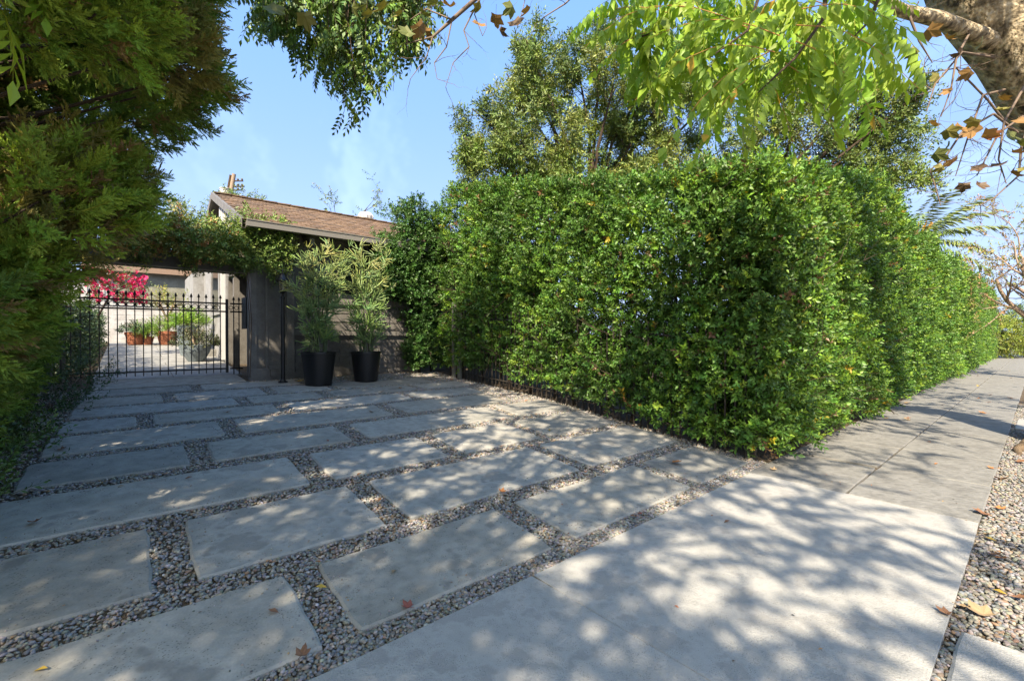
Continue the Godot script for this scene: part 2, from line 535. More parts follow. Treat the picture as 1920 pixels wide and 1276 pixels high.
func slab_mesh(u0: float, u1: float, v0: float, v1: float, thick: float, chamfer := 0.009, rough := 0.003) -> ArrayMesh:
	# a slab lying on the slope, local to its first corner; the rim wavers a little and is chamfered
	var st := begin()
	st.set_color(Color.WHITE)
	var rim := []
	var n := 7
	for e in 4:
		for i in n:
			var t := float(i) / n
			var q: Vector2 = [Vector2(lerpf(u0, u1, t), v0), Vector2(u1, lerpf(v0, v1, t)), Vector2(lerpf(u1, u0, t), v1), Vector2(u0, lerpf(v1, v0, t))][e]
			if i == 0: q += (Vector2((u0 + u1) / 2, (v0 + v1) / 2) - q).normalized() * rng.randf_range(0.004, 0.014)
			q += Vector2(rng.randf_range(-rough, rough), rng.randf_range(-rough, rough))
			rim.append(q)
	var c := Vector2((u0 + u1) / 2, (v0 + v1) / 2)
	var top := func(q: Vector2, y: float) -> Vector3: return P(q.x, gy(q.y) + y, q.y)
	for i in rim.size():
		var a: Vector2 = rim[i]; var b: Vector2 = rim[(i + 1) % rim.size()]
		var ai := a + (c - a).normalized() * chamfer * 1.5
		var bi := b + (c - b).normalized() * chamfer * 1.5
		var nrm := Vector3(0, 1, 0)
		tri(st, top.call(c, 0.0), top.call(ai, 0.0), top.call(bi, 0.0), nrm)
		var out := P((a.x + b.x) / 2 - c.x, 0.0, (a.y + b.y) / 2 - c.y)
		quad(st, top.call(ai, 0.0), top.call(bi, 0.0), top.call(b, -chamfer), top.call(a, -chamfer), Vector3(0, 1, 0) + out.normalized() * 0.6)
		quad(st, top.call(a, -chamfer), top.call(b, -chamfer), top.call(b, -thick), top.call(a, -thick), out)
	return st.commit()

func sheet(called: String, m: Material, u0: float, u1: float, prof: Array) -> void:      # prof: [v, y]
	var st := begin()
	for i in prof.size() - 1:
		quad(st, P(u0, prof[i][1], prof[i][0]), P(u1, prof[i][1], prof[i][0]), P(u1, prof[i + 1][1], prof[i + 1][0]), P(u0, prof[i + 1][1], prof[i + 1][0]), Vector3.UP)
	var o := put(called, st.commit(), m, self)
	o.set_meta("kind", "structure")

func build_ground() -> void:
	sheet("ground", mats.fines, -90, 140, [[-2.0, -0.024], [1.794, -0.024], [5.0, 0.305], [19.0, 0.329 + 0.0639 * 14.0 - 0.024], [140, 1.6]])
	sheet("street", mats.bounce_street, -90, 140, [[-60, -0.2], [-1.85, -0.16]])
	var kerb := structure("kerb")
	for k in 12:
		boxm("kerb_stone", mats.old_concrete, kerb, Vector3(-9 + k * 3.0, -0.3, -1.85), Vector3(-6.012 + k * 3.0, 0.0, -1.65))
	# driveway slabs
	var drive := structure("driveway")
	var kinds := ["slab_concrete", "slab_concrete_pale", "slab_concrete_warm", "slab_concrete_dark", "slab_concrete_grey"]
	for r in ROWS:
		for s in r[2]:
			put("slab", slab_mesh(s[0], s[1], r[0], r[1], 0.09, 0.009, 0.005), mats[kinds[rng.randi() % 5]], drive)
	put("slab", slab_mesh(-0.42, 1.5, 8.62, 9.55, 0.09), mats.slab_concrete_warm, drive)
	var court := structure("courtyard")
	for k in 4:
		for j in 2:
			put("panel", slab_mesh(-0.45 + j * 1.02, 0.565 + j * 1.02, 9.56 + k * 2.1, 11.65 + k * 2.1, 0.09, 0.004), mats.court_concrete, court)
	# sidewalk panels
	var walk := structure("sidewalk")
	for q in [[-7.1, -4.1], [-4.096, -1.203], [-1.2, 1.669], [1.671, 4.535]]:
		put("panel", slab_mesh(q[0], q[1], 0.265, 1.79, 0.14, 0.0015, 0.0006), mats.sidewalk_concrete, walk)
	var cuts := [4.545, 5.72, 6.86, 8.4, 9.95, 11.5, 13.1, 14.6, 16.2, 17.8, 19.3, 20.8, 22.4, 24, 25.6, 27.2, 28.8, 30.4, 32, 33.6, 35.2, 36.8, 38.4, 40.0]
	for i in cuts.size() - 1:
		var gap := 0.07 if i == 0 else 0.012
		put("panel", slab_mesh(cuts[i], cuts[i + 1] - 0.012, 0.265, 1.035, 0.14, 0.006, 0.004), mats.old_concrete, walk)
		put("panel", slab_mesh(cuts[i] + (0.02 if i == 1 else 0.0), cuts[i + 1] - gap, 1.047, 1.82, 0.14, 0.006, 0.005), mats.old_concrete, walk)
	sheet("sidewalk_beyond", mats.old_concrete, 40.0, 140, [[0.265, -0.004], [1.82, -0.004]])
	# parkway stepping slabs
	var steps := structure("parkway")
	for q in [[1.62, 2.81], [0.3, 1.5], [9.6, 10.8]]:
		put("slab", slab_mesh(q[0], q[1], -1.6, 0.225, 0.12), mats.sidewalk_concrete, steps)

func pebble_mesh(s: int) -> ArrayMesh:
	# a rounded, slightly faceted stone of about 1 x 0.6 x 0.8
	var sp := SphereMesh.new()
	sp.radial_segments = 7; sp.rings = 4; sp.radius = 0.5; sp.height = 1.0
	var arr := sp.get_mesh_arrays()
	var v: PackedVector3Array = arr[Mesh.ARRAY_VERTEX]
	var n := FastNoiseLite.new()
	n.seed = s; n.frequency = 0.9
	var st := begin()
	st.set_color(Color.WHITE)
	var idx: PackedInt32Array = arr[Mesh.ARRAY_INDEX]
	var w := []
	for p in v:
		var q: Vector3 = p * (1.0 + 0.5 * n.get_noise_3d(p.x * 2, p.y * 2, p.z * 2))
		w.append(Vector3(q.x, q.y * 0.62, q.z * 0.8))
	for i in range(0, idx.size(), 3):
		var a: Vector3 = w[idx[i]]; var b: Vector3 = w[idx[i + 1]]; var c: Vector3 = w[idx[i + 2]]
		if (b - a).cross(c - a).length() < 1e-7: continue
		var k := (b - a).cross(c - a)
		var flip := k.dot(a + b + c) > 0.0
		for q in ([a, c, b] if flip else [a, b, c]):
			st.set_normal(((q as Vector3) * Vector3(1, 2, 1.3)).normalized())
			st.add_vertex(q)
	return st.commit()

func on_slab(u: float, v: float, m := 0.0) -> bool:
	if v > 0.265 - m and v < 1.80 + m: return true
	if v < 0.23 + m:
		for q in [[1.62, 2.81], [0.3, 1.5], [9.6, 10.8]]:
			if u > q[0] - m and u < q[1] + m: return true
		return false
	for r in ROWS:
		if v > r[0] - m and v < r[1] + m:
			for s in r[2]:
				if u > s[0] - m and u < s[1] + m: return true
	return v > 8.6 and u < 1.5 and u > -0.44

func pebble_col() -> Color:
	var k := rng.randf()
	if k < 0.42: return vary(Color(0.28, 0.265, 0.24), 0.25)
	if k < 0.66: return vary(Color(0.215, 0.21, 0.20), 0.28)
	if k < 0.81: return vary(Color(0.35, 0.31, 0.26), 0.2)
	if k < 0.88: return vary(Color(0.15, 0.15, 0.15), 0.25)
	if k < 0.96: return vary(Color(0.28, 0.20, 0.135), 0.25)
	return vary(Color(0.46, 0.435, 0.39), 0.12)

func build_gravel() -> void:
	var mesh := pebble_mesh(3)
	var xf := []; var cols := []
	var tries := 0
	while xf.size() < 92000 and tries < 1100000:
		tries += 1
		var u := rng.randf_range(-1.6, 5.05)
		var v := 1.80 + 6.9 * pow(rng.randf(), 1.25)
		var spill := on_slab(u, v, -0.004)
		if spill and (on_slab(u, v, -0.11) or rng.randf() > 0.05): continue
		if u < -0.5 and rng.randf() < 0.55: continue
		var p := P(u, gy(v) - rng.randf_range(0.010, 0.030), v)
		var far := clampf(depth(p) / 9.0, 0.0, 1.0)
		var s := rng.randf_range(0.010, 0.022) * (1.0 + 0.35 * far)
		if spill:
			s *= 0.45
			p.y = gy(v) + s * 0.2
		xf.append(Transform3D(Basis(Vector3.UP, rng.randf() * TAU) * Basis(rdir(), rng.randf() * 0.6) * Basis.from_scale(Vector3(s * rng.randf_range(1, 1.5), s * rng.randf_range(0.8, 1.3), s)), p))
		cols.append(pebble_col())
	tries = 0
	while tries < 120000:
		tries += 1
		var u := 0.2 + 13.0 * pow(rng.randf(), 1.3)
		var v := rng.randf_range(-1.5, 0.262)
		if on_slab(u, v, -0.004) : continue
		var p := P(u, -0.006 - rng.randf_range(0.0, 0.025), v)
		if not seen(p, 0.15): continue
		var s := rng.randf_range(0.013, 0.03)
		xf.append(Transform3D(Basis(Vector3.UP, rng.randf() * TAU) * Basis(rdir(), rng.randf() * 0.8) * Basis.from_scale(Vector3(s * rng.randf_range(1, 1.4), s, s)), p))
		cols.append(pebble_col() * 0.82)
	var order := range(xf.size())
	var key := []
	for i in xf.size():
		var dd := depth(xf[i].origin)
		key.append(dd / xf[i].basis.x.length() if seen(xf[i].origin, -0.03) and not on_slab(xf[i].origin.x, -xf[i].origin.z, 0.01) else 1e9)
	order.sort_custom(func(a, b): return key[a] < key[b])
	var near := structure("gravel_bed")
	var shades := []
	for k in 16:
		var m: StandardMaterial3D = mats.pebble.duplicate()
		m.albedo_color = pebble_col().linear_to_srgb()
		shades.append(m)
	var rest := []; var rc := []
	for j in order.size():
		var i: int = order[j]
		if j < 300:
			var o := put("pebble", mesh, shades[j % 16], near)
			o.transform = xf[i]
		else:
			rest.append(xf[i]); rc.append(cols[i])
	scatter("gravel", mesh, mats.pebble, near, rest, rc)

# ---------- hedges ----------
func hedge_top_drive(v: float) -> float: return 3.0 + (v - 1.85) * 0.205
func hedge_top_walk(u: float) -> float: return minf(3.0 + (u - 5.0) * 0.19, 3.95)

func hedge_col(t := 0.0) -> Color:
	var k := rng.randf()
	if k < 0.006: return vary(Color(0.42, 0.33, 0.03), 0.2)
	if k < 0.16 + t: return vary(Color(0.20, 0.34, 0.035), 0.25)
	return vary(Color(0.10, 0.21, 0.033), 0.35)

func stems(parent: Node, spots: Array, top: float) -> void:
	for s in spots:
		var st := begin()
		var tips := []
		var g := gy(s.y) - 0.05
		var pts := [P(s.x, g, s.y)]; var rr := [0.028]
		for i in 4:
			pts.append(P(s.x + rng.randf_range(-0.12, 0.12), g + (i + 1) * top / 4.6, s.y + rng.randf_range(-0.12, 0.12))); rr.append(0.026 - i * 0.004)
		tube(st, pts, rr, 5, false)
		for i in 5: limb(st, tips, pts[1 + i % 4], rdir() + Vector3.UP * 0.4, 0.7, 0.012, 1, 3, 0.05, 0.25, 0)
		put("stem", st.commit(), mats.bark, parent)

func build_hedges() -> void:
	rng.seed = 11
	var sp := [sprig(9, 0.13, 0.054, 0.029, 0.75), sprig(7, 0.10, 0.05, 0.027, 0.8), sprig(11, 0.16, 0.056, 0.03, 0.7)]
	var big := leaf_mesh(0.058, 0.031)
	# the corner hedge: a driveway arm along u = 5 and a sidewalk arm along v = 1.75
	var h := thing("clipped_hedge", "tall glossy green clipped hedge wrapping the corner of the driveway and sidewalk", "hedge")
	var lump := FastNoiseLite.new()
	lump.seed = 8; lump.frequency = 0.55; lump.fractal_octaves = 3
	var xf := [[], [], []]; var cols := [[], [], []]
	var near := []
	for i in 56000:
		var p: Vector3; var out: Vector3
		var inner := i >= 41000
		var arm := rng.randf() < 0.48
		var deep := rng.randf_range(0.55, 1.2) if inner else pow(rng.randf(), 1.6) * 0.75
		var low := 0.16
		if arm:
			var v := rng.randf_range(1.85, 8.1)
			var top := hedge_top_drive(v) + 0.22 * lump.get_noise_2d(v * 2.0, 40.0)
			low = gy(v) + 0.10 + clampf((v - 2.8) * 0.07, 0.0, 0.14)
			var y := rng.randf_range(low, top)
			out = Vector3(-1, 0.25, 0)
			p = P(4.93 + deep + 0.2 * lump.get_noise_3d(v * 1.4, y * 1.4, 0), y, v)
			if y > top - 0.3: p.x += (y - top + 0.3) * 0.5
			if not inner and rng.randf() < 0.1:
				p = P(rng.randf_range(4.95, 5.9), top + rng.randf_range(-0.05, 0.06), v); out = Vector3(-0.2, 1, 0)
		else:
			var u := rng.randf_range(4.95, 11.9)
			var top := hedge_top_walk(u) + 0.25 * lump.get_noise_2d(u * 2.0, 90.0)
			var y := rng.randf_range(0.13, top)
			out = Vector3(0.0, 0.25, 1)
			p = P(u, y, 1.72 + deep + 0.18 * lump.get_noise_3d(u * 1.4, y * 1.4, 50))
			if y > top - 0.3: p.z -= (y - top + 0.3) * 0.5
			if not inner and rng.randf() < 0.1:
				p = P(u, top + rng.randf_range(-0.05, 0.06), rng.randf_range(1.8, 2.8)); out = Vector3(0, 1, 0.2)
		# thin spots where stems show
		if lump.get_noise_3d(p.x * 2.6, p.y * 2.6, p.z * 2.6 + 9.0) < -0.36 and deep < 0.6: continue
		var dir := (out * 0.9 + rdir() + Vector3.UP * 0.25).normalized()
		var k := rng.randi() % 3
		xf[k].append(Transform3D(toward(dir, rng.randf() * TAU, rng.randf_range(0.62, 1.3)), p))
		var patch := lump.get_noise_3d(p.x * 1.1, p.y * 1.1 + 20.0, p.z * 1.1)
		var hc := hedge_col((0.14 if not arm else 0.0) + patch * 0.25)
		cols[k].append(hc * (1.0 + 0.35 * patch) if rng.randf() > 0.02 else vary(Color(0.20, 0.12, 0.06), 0.3))
		if deep < 0.05 and depth(p) < 6.2 and seen(p, -0.02): near.append([p, out])
	for k in 3: scatter("foliage", sp[k], mats.hedge_leaf, h, xf[k], cols[k])
	near.sort_custom(func(a, b): return depth(a[0]) < depth(b[0]))
	var tt := tints(mats.hedge_leaf, [Color(0.095, 0.20, 0.03), Color(0.11, 0.23, 0.035), Color(0.08, 0.18, 0.03), Color(0.2, 0.33, 0.035), Color(0.23, 0.37, 0.04), Color(0.34, 0.28, 0.03)])
	for i in mini(300, near.size()):
		var n: Vector3 = near[i][1]
		var o := put("leaf", big, tt[rng.randi() % 5 if rng.randf() < 0.97 else 5], h)
		o.transform = Transform3D(forward((n * 0.55 + rdir() * 0.8 + Vector3.DOWN * 0.15).normalized(), rng.randf_range(0.8, 1.25), rng.randf_range(-0.7, 0.7)), near[i][0] + n * rng.randf_range(0.0, 0.05))
	var spots := []
	for i in 13: spots.append(Vector2(5.22 + rng.randf_range(-0.08, 0.08), 2.1 + i * 0.5))
	for i in 12: spots.append(Vector2(5.7 + i * 0.52, 2.0 + rng.randf_range(-0.08, 0.08)))
	stems(h, spots, 2.6)
	# hedge against the house, beyond the fence post
	var h2 := thing("clipped_hedge", "dark green hedge standing against the house wall beyond the fence post", "hedge")
	xf = [[], [], []]; cols = [[], [], []]
	for i in 6400:
		var t := rng.randf()
		var p := P(lerpf(3.6, 5.3, t), 0.0, 8.3 + pow(rng.randf(), 1.5) * 0.65 - 0.1 * sin(t * 3.1))
		var top := 4.0 + 0.35 * lump.get_noise_2d(p.x * 3.0, 7.0) - 0.5 * smoothstep(4.1, 3.6, p.x)
		p.y = rng.randf_range(0.7, top)
		p.z -= 0.2 * lump.get_noise_3d(p.x * 2.0, p.y * 1.6, 3.0)
		if p.x < lerpf(4.45, 3.62, smoothstep(1.2, 3.0, p.y)) + 0.2 * lump.get_noise_2d(p.y * 2.0, 11.0): continue
		if lump.get_noise_3d(p.x * 2.6, p.y * 2.6, 77.0) < -0.3: continue
		var k := rng.randi() % 3
		xf[k].append(Transform3D(toward((Vector3(-0.4, 0.3, 0.8) + rdir()).normalized(), rng.randf() * TAU, rng.randf_range(0.8, 1.2)), p))
		cols[k].append(vary(Color(0.07, 0.16, 0.034), 0.3))
	for k in 3: scatter("foliage", sp[k], mats.hedge_leaf, h2, xf[k], cols[k])
	stems(h2, [Vector2(4.7, 8.55), Vector2(5.0, 8.6)], 3.0)
	# hedges further along the sidewalk
	for seg in [[12.0, 17.5, 1.86, 3.75, 9000, "second hedge along the sidewalk, set back behind the corner hedge"], [17.6, 25.0, 1.72, 3.6, 8000, "third hedge along the sidewalk, narrow and shaded at one end"], [25.1, 40.0, 1.78, 3.9, 8000, "farthest clipped hedge at the end of the sidewalk"]]:
		var hh := thing("clipped_hedge", seg[5], "hedge")
		xf = [[], [], []]; cols = [[], [], []]
		for i in seg[4]:
			var u := rng.randf_range(seg[0], seg[1])
			var top: float = seg[3] + 0.3 * lump.get_noise_2d(u * 1.6, 30.0) - 0.35 * smoothstep(seg[1] - 0.8, seg[1], u)
			var y := rng.randf_range(0.1, top)
			var p := P(u, y, seg[2] + pow(rng.randf(), 1.6) * 0.6 + 0.3 * lump.get_noise_3d(u * 1.2, y * 1.2, 80.0))
			var k := rng.randi() % 3
			xf[k].append(Transform3D(toward((Vector3(-0.15, 0.3, 0.9) + rdir()).normalized(), rng.randf() * TAU, rng.randf_range(1.0, 1.5)), p))
			cols[k].append(hedge_col(0.15))
		for k in 3: scatter("foliage", sp[k], mats.hedge_leaf, hh, xf[k], cols[k])
		var ss := []
		for i in 5: ss.append(Vector2(lerpf(seg[0] + 0.3, seg[1] - 0.3, i / 4.0), seg[2] + 0.35))
		stems(hh, ss, 2.8)

func leaf_mesh(l: float, w: float) -> ArrayMesh:
	var st := begin()
	st.set_color(Color.WHITE)
	leaf(st, Vector3.ZERO, Vector3(1, 0, 0), Vector3(0, 1, 0), l, w, 0.16, 0.2)
	return st.commit()

# ---------- junipers ----------
func jr(y: float) -> float:          # reach of the crown towards the driveway at a height over the ground
	var k := [[0.0, 0.5], [0.5, 0.85], [1.0, 1.0], [1.4, 1.3], [1.8, 1.55], [2.4, 1.85], [2.7, 2.0], [3.1, 2.55], [4.2, 2.75], [5.2, 2.2], [6.0, 1.0], [6.6, 0.2]]
	for i in k.size() - 1:
		if y < k[i + 1][0]: return lerpf(k[i][1], k[i + 1][1], (y - k[i][0]) / (k[i + 1][0] - k[i][0]))
	return 0.1

func build_junipers() -> void:
	rng.seed = 12
	var pl := [plume(0.20, 13), plume(0.16, 11), plume(0.25, 15)]
	for t in [[-1.55, 3.95, 1.0, "juniper with bright feathery sprays reaching low over the gravel edge", 6.2, 200], [-1.7, 6.1, 0.88, "broad juniper leaning over the middle of the driveway", 4.9, 175], [-2.1, 8.1, 0.72, "lower dark juniper beside the iron gate", 3.6, 130]]:
		var o := thing("juniper_tree", t[3], "juniper", Vector3.ZERO, "junipers along the driveway")
		var g := gy(t[1])
		var st := begin()
		var pts := []; var rr := []
		for i in 8:
			pts.append(P(t[0] + 0.12 * sin(i * 1.1), g - 0.1 + i * t[4] * 0.12, t[1] + 0.12 * cos(i * 1.4))); rr.append(0.17 - i * 0.018)
		tube(st, pts, rr, 9, false, 0.12)
		put("trunk", st.commit(), mats.bark, o)
		var br := begin()
		var xf := [[], [], []]; var cols := [[], [], []]
		var count := 0
		while count < t[5]:
			var y: float = rng.randf_range(0.25, t[4])
			var lim: float = jr(y) * t[2] * sqrt(1.0 - pow(y / (t[4] + 0.4), 4.0))
			var a := rng.randf() * TAU
			var rad: float = lim * (0.70 + 0.22 * rng.randf())
			if rng.randf() < 0.15: rad *= 0.5
			var yy: float = y
			var c := P(t[0] + cos(a) * rad, g + yy, t[1] + sin(a) * rad * 0.78)
			var lr := rng.randf_range(0.26, 0.50) * (0.75 if yy < 1.0 else 1.0)
			if c.x + lr * 0.9 > t[0] + lim: c.x = t[0] + lim - lr * 0.9
			if c.x > -0.2 and c.y < 2.0: continue
			if t[1] > 5.0 and c.x + lr > -0.6 and c.y - lr < 1.95: continue
			count += 1
			if c.x < t[0] - 0.2 and rng.randf() < 0.6: continue
			# a bough to the clump
			var foot := P(t[0], maxf(c.y - 0.55 * rad, g + 0.2), t[1])
			tube(br, [foot, (foot + c) / 2 + rv(0.08) - Vector3.UP * 0.08, c], [0.016, 0.012, 0.006], 4, false)
			var tone := rng.randf()
			var base := Color(0.175, 0.265, 0.055) if tone < 0.5 else (Color(0.27, 0.38, 0.06) if tone < 0.9 else Color(0.27, 0.26, 0.09))
			var lean := (Vector3(cos(a), 0.55, -sin(a)) + rv(0.3)).normalized()
			for j in int(40 + lr * lr * 420):
				var d := rdir()
				if d.dot(lean) < -0.2 and rng.randf() < 0.75: d = -d
				var p := c + Vector3(d.x, d.y * 0.75, d.z) * lr * (0.45 + 0.4 * rng.randf())
				var k := rng.randi() % 3
				xf[k].append(Transform3D(toward((d + lean * 0.35 + Vector3.UP * 0.25 + rv(0.2)).normalized(), rng.randf() * TAU, rng.randf_range(0.7, 1.15)), p))
				cols[k].append(vary(base if rng.randf() < 0.92 else Color(0.29, 0.21, 0.09), 0.25))
		# low skirts at the gravel edge
		for i in 16:
			var lr := rng.randf_range(0.2, 0.34)
			var v: float = t[1] + rng.randf_range(-1.25, 1.3)
			var c := P(rng.randf_range(-1.6, -0.56 - lr), gy(v) + rng.randf_range(0.2, 1.0), v)
			var base := Color(0.16, 0.25, 0.05) if rng.randf() < 0.7 else Color(0.26, 0.36, 0.06)
			for j in 60:
				var d := rdir()
				var p := c + d * lr * (0.35 + 0.5 * rng.randf())
				var k := rng.randi() % 3
				xf[k].append(Transform3D(toward((d + Vector3(0.3, 0.4, 0.1) + rv(0.2)).normalized(), rng.randf() * TAU, rng.randf_range(0.6, 1.05)), p))
				cols[k].append(vary(base, 0.25))
		var bo := put("boughs", br.commit(), mats.bark, o)
		bo.set_meta("kind", "stuff")
		for k in 3: scatter("crown", pl[k], mats.juniper_leaf, o, xf[k], cols[k])

# low plants under the junipers
func build_low_plants() -> void:
	rng.seed = 13
	var sp := sprig(8, 0.16, 0.045, 0.02, 0.8)
	for q in [[15, 905, 0.32, "weedy low shrub at the gravel edge under the nearest juniper", 0], [60, 800, 0.42, "small twiggy shrub under the leaning juniper", 1], [150, 735, 0.45, "low dark shrub beside the driveway near the gate", 1], [178, 690, 0.5, "leafy shrub at the foot of the gate post", 2], [20, 830, 0.5, "bushy weed patch between the two nearer junipers", 0]]:
		var g := on_ground(q[0], q[1] + 25)
		var o := thing("low_shrub", q[3], "shrub", Vector3.ZERO, "low plants under the junipers")
		var xf := []; var cols := []
		var st := begin()
		var c := Vector3(g.x - 0.25, g.y - 0.05, g.z)
		for i in 9:
			var tip: Vector3 = c + Vector3(rng.randf_range(-1, 1), rng.randf_range(0.4, 1.1), rng.randf_range(-1, 1)) * q[2] * 0.8
			tube(st, [c + rv(0.03) * Vector3(1, 0, 1), (c + tip) / 2 + rv(0.03), tip], [0.006, 0.004, 0.002], 3, false)
		for i in 150:
			var d := rdir()
			d.y = absf(d.y)
			var p: Vector3 = c + d * q[2] * (0.3 + 0.75 * rng.randf())
			xf.append(Transform3D(toward((d + Vector3.UP * 0.5 + rv(0.5)).normalized(), rng.randf() * TAU, rng.randf_range(0.7, 1.2)), p))
			cols.append(vary([Color(0.10, 0.17, 0.03), Color(0.05, 0.10, 0.025), Color(0.06, 0.12, 0.03)][q[4]], 0.35))
		put("stem", st.commit(), mats.twig, o)
		scatter("foliage", sp, mats.tree_leaf, o, xf, cols)

# ---------- street tree with compound leaves, over and behind the camera ----------
func build_compound_tree() -> void:
	rng.seed = 14
	var o := thing("street_tree", "yellow-green tree with long drooping compound leaves spreading over the sidewalk", "tree")
	var base := P(-3.6, -0.05, -0.9)
	var st := begin()
	tube(st, [base, base + Vector3(0.05, 1.2, 0), base + Vector3(0.15, 2.4, -0.1), base + Vector3(0.45, 3.8, -0.2), base + Vector3(0.8, 5.2, -0.3), base + Vector3(1.1, 6.6, -0.3)], [0.19, 0.15, 0.135, 0.11, 0.07, 0.03], 10, false, 0.05)
	put("trunk", st.commit(), mats.bark, o)
	var big := pinnate(10, 0.62, 0.125, 0.05)
	var big2 := pinnate(9, 0.52, 0.115, 0.046, 1.1, 0.45)
	var lm := begin()
	var xf := [[], []]; var cols := [[], []]
	var yg := Color(0.30, 0.45, 0.04)
	# the crown, kept to what hangs above and behind
	var limbs := []
	for i in 16:
		var a := TAU * i / 16.0 + rng.randf_range(-0.2, 0.2)
		var from := base + Vector3(0.2 + 0.04 * i, 2.3 + 0.17 * i, -0.2)
		var tip := P(-1.9 + cos(a) * rng.randf_range(2.4, 4.0), rng.randf_range(3.3, 5.4), -0.3 + sin(a) * rng.randf_range(2.2, 3.6))
		limbs.append([from, tip])
	limbs.append([base + Vector3(0.5, 4.1, -0.2), pix(1560, -120, 2.7)])
	limbs.append([base + Vector3(0.6, 4.5, -0.2), pix(1230, -130, 3.0)])
	limbs.append([base + Vector3(0.45, 3.7, -0.2), pix(-60, -60, 1.9)])
	for l in limbs:
		var mid: Vector3 = (l[0] + l[1]) / 2 + Vector3.UP * 0.5
		tube(lm, [l[0], l[0].lerp(mid, 0.6) + rv(0.08), mid.lerp(l[1], 0.3) + rv(0.08), l[1]], [0.035, 0.026, 0.018, 0.008], 6, false)
		for j in (150 if limbs.find(l) < 16 else 40):
			var t := rng.randf_range(0.35, 1.05)
			var p: Vector3 = l[0].lerp(l[1], t) + Vector3.UP * (0.5 * sin(PI * clampf(t, 0, 1)) + 0.1) + rv(0.75) * Vector3(1, 0.6, 1)
			var d := (rdir() * Vector3(1, 0.3, 1)).normalized()
			var off := Vector2(p.x - (2.8 - (p.y) * 0.911), -p.z - (0.9 - (p.y) * 0.633))
			if off.length() < 0.35 and rng.randf() < 0.7: continue
			if seen(p + d * 0.3, 0.12) or seen(p + d * 0.7, 0.12) or seen(p, 0.12): continue
			xf[j % 2].append(Transform3D(forward(d, rng.randf_range(0.6, 0.95), rng.randf_range(-0.3, 0.3)), p))
			cols[j % 2].append(vary(yg, 0.2))
	# sprays in view at the top right: twigs, then their leaves (start and end pixel, depth)
	var twigs := [[[1560, -120], [1540, 40], [1490, 110], [1420, 175], 2.65], [[1230, -130], [1290, 0], [1240, 60], [1170, 80], 2.95], [[1400, -140], [1420, 0], [1400, 60], [1330, 110], 2.8], [[1640, -130], [1650, -20], [1630, 40], [1600, 70], 2.5]]
	for t in twigs:
		var pts := []
		for k in 4: pts.append(pix(t[k][0], t[k][1], t[4]))
		tube(lm, pts, [0.014, 0.011, 0.008, 0.004], 5, false)
	tube(lm, [pix(1230, -130, 2.95), pix(1400, -140, 2.8), pix(1560, -120, 2.7), pix(1640, -130, 2.5)], [0.012, 0.014, 0.014, 0.01], 5, false)
	var shown := [[1440, 100, 1232, 300, 2.35], [1400, 150, 1300, 300, 2.5], [1490, 50, 1722, 170, 2.3], [1500, 20, 1700, 60, 2.5], [1490, 80, 1650, 240, 2.6], [1470, 120, 1570, 260, 2.8], [1440, 150, 1490, 290, 2.9], [1450, 100, 1255, 130, 2.6], [1460, 70, 1215, 75, 2.65], [1400, 55, 1150, 40, 2.8], [1300, 20, 1085, 100, 2.9], [1260, 30, 1080, 55, 3.0], [1250, 60, 1105, 150, 3.0], [1330, 100, 1190, 190, 2.9], [1420, 0, 1240, -20, 2.7], [1540, 10, 1400, 30, 2.6], [1600, 60, 1640, 190, 2.5], [1630, 30, 1700, 120, 2.45], [1520, 60, 1500, 200, 2.75], [1380, 90, 1350, 220, 2.85], [1350, 100, 1270, 230, 2.9], [1290, 0, 1180, 100, 3.05], [1240, 50, 1200, 140, 3.1], [1550, 30, 1620, 100, 2.6], [1420, 40, 1330, 40, 2.9], [1640, -20, 1710, 20, 2.5], [1480, 0, 1560, 60, 2.75], [1320, -20, 1400, 40, 3.0], [1400, 60, 1450, 180, 3.0], [1540, 40, 1590, 190, 2.9], [1450, 130, 1400, 240, 2.7], [1180, 80, 1120, 60, 3.0], [1600, 60, 1560, 150, 2.8], [1340, 60, 1290, 130, 3.1], [1500, 90, 1420, 200, 3.0],
		[1560, 20, 1660, 40, 2.75], [1470, 30, 1370, 70, 2.9], [1420, 160, 1360, 260, 3.05], [1210, 20, 1120, 20, 3.1], [1270, 90, 1230, 200, 3.15], [1510, 100, 1610, 150, 3.05], [1630, 40, 1690, 160, 2.7]]
	for i in 130:
		var sx := rng.randf_range(1150, 1660)
		var sy := rng.randf_range(-60, 130) - (40.0 if sx < 1300 else 0.0)
		shown.append([sx, sy, sx + rng.randf_range(-150, 150), sy + rng.randf_range(40, 150), rng.randf_range(2.8, 3.7)])
	for q in [[-40, -20, 95, 110, 2.0], [-60, 20, 40, 60, 2.1], [20, -60, 110, 30, 2.1], [-30, -60, 60, 20, 1.9]]: shown.append(q)
	var tt := tints(mats.compound_leaf, [Color(0.31, 0.46, 0.04), Color(0.27, 0.42, 0.036), Color(0.37, 0.51, 0.045), Color(0.22, 0.37, 0.035), Color(0.6, 0.38, 0.04)])
	var lf := [leaf_mesh(0.112, 0.048), leaf_mesh(0.095, 0.041)]
	var made := 0
	for q in shown:
		var a := pix(q[0], q[1], q[4]); var b := pix(q[2], q[3], q[4] - rng.randf_range(-0.15, 0.2))
		var rl := (b - a).length()
		if made >= 288:
			var k := rng.randi() % 2
			xf[k].append(Transform3D(forward((b - a).normalized() + Vector3.UP * 0.15, rl / [0.62, 0.52][k], rng.randf_range(-0.3, 0.3)), a))
			cols[k].append(vary(yg, 0.18))
			continue
		# the nearest compound leaves are built leaflet by leaflet
		var st2 := begin()
		st2.set_color(Color.WHITE)
		var dir := (b - a) / rl
		var side := dir.cross(Vector3.UP).normalized()
		var sag := Vector3.UP * rl * 0.14
		var rp := []; var rr := []
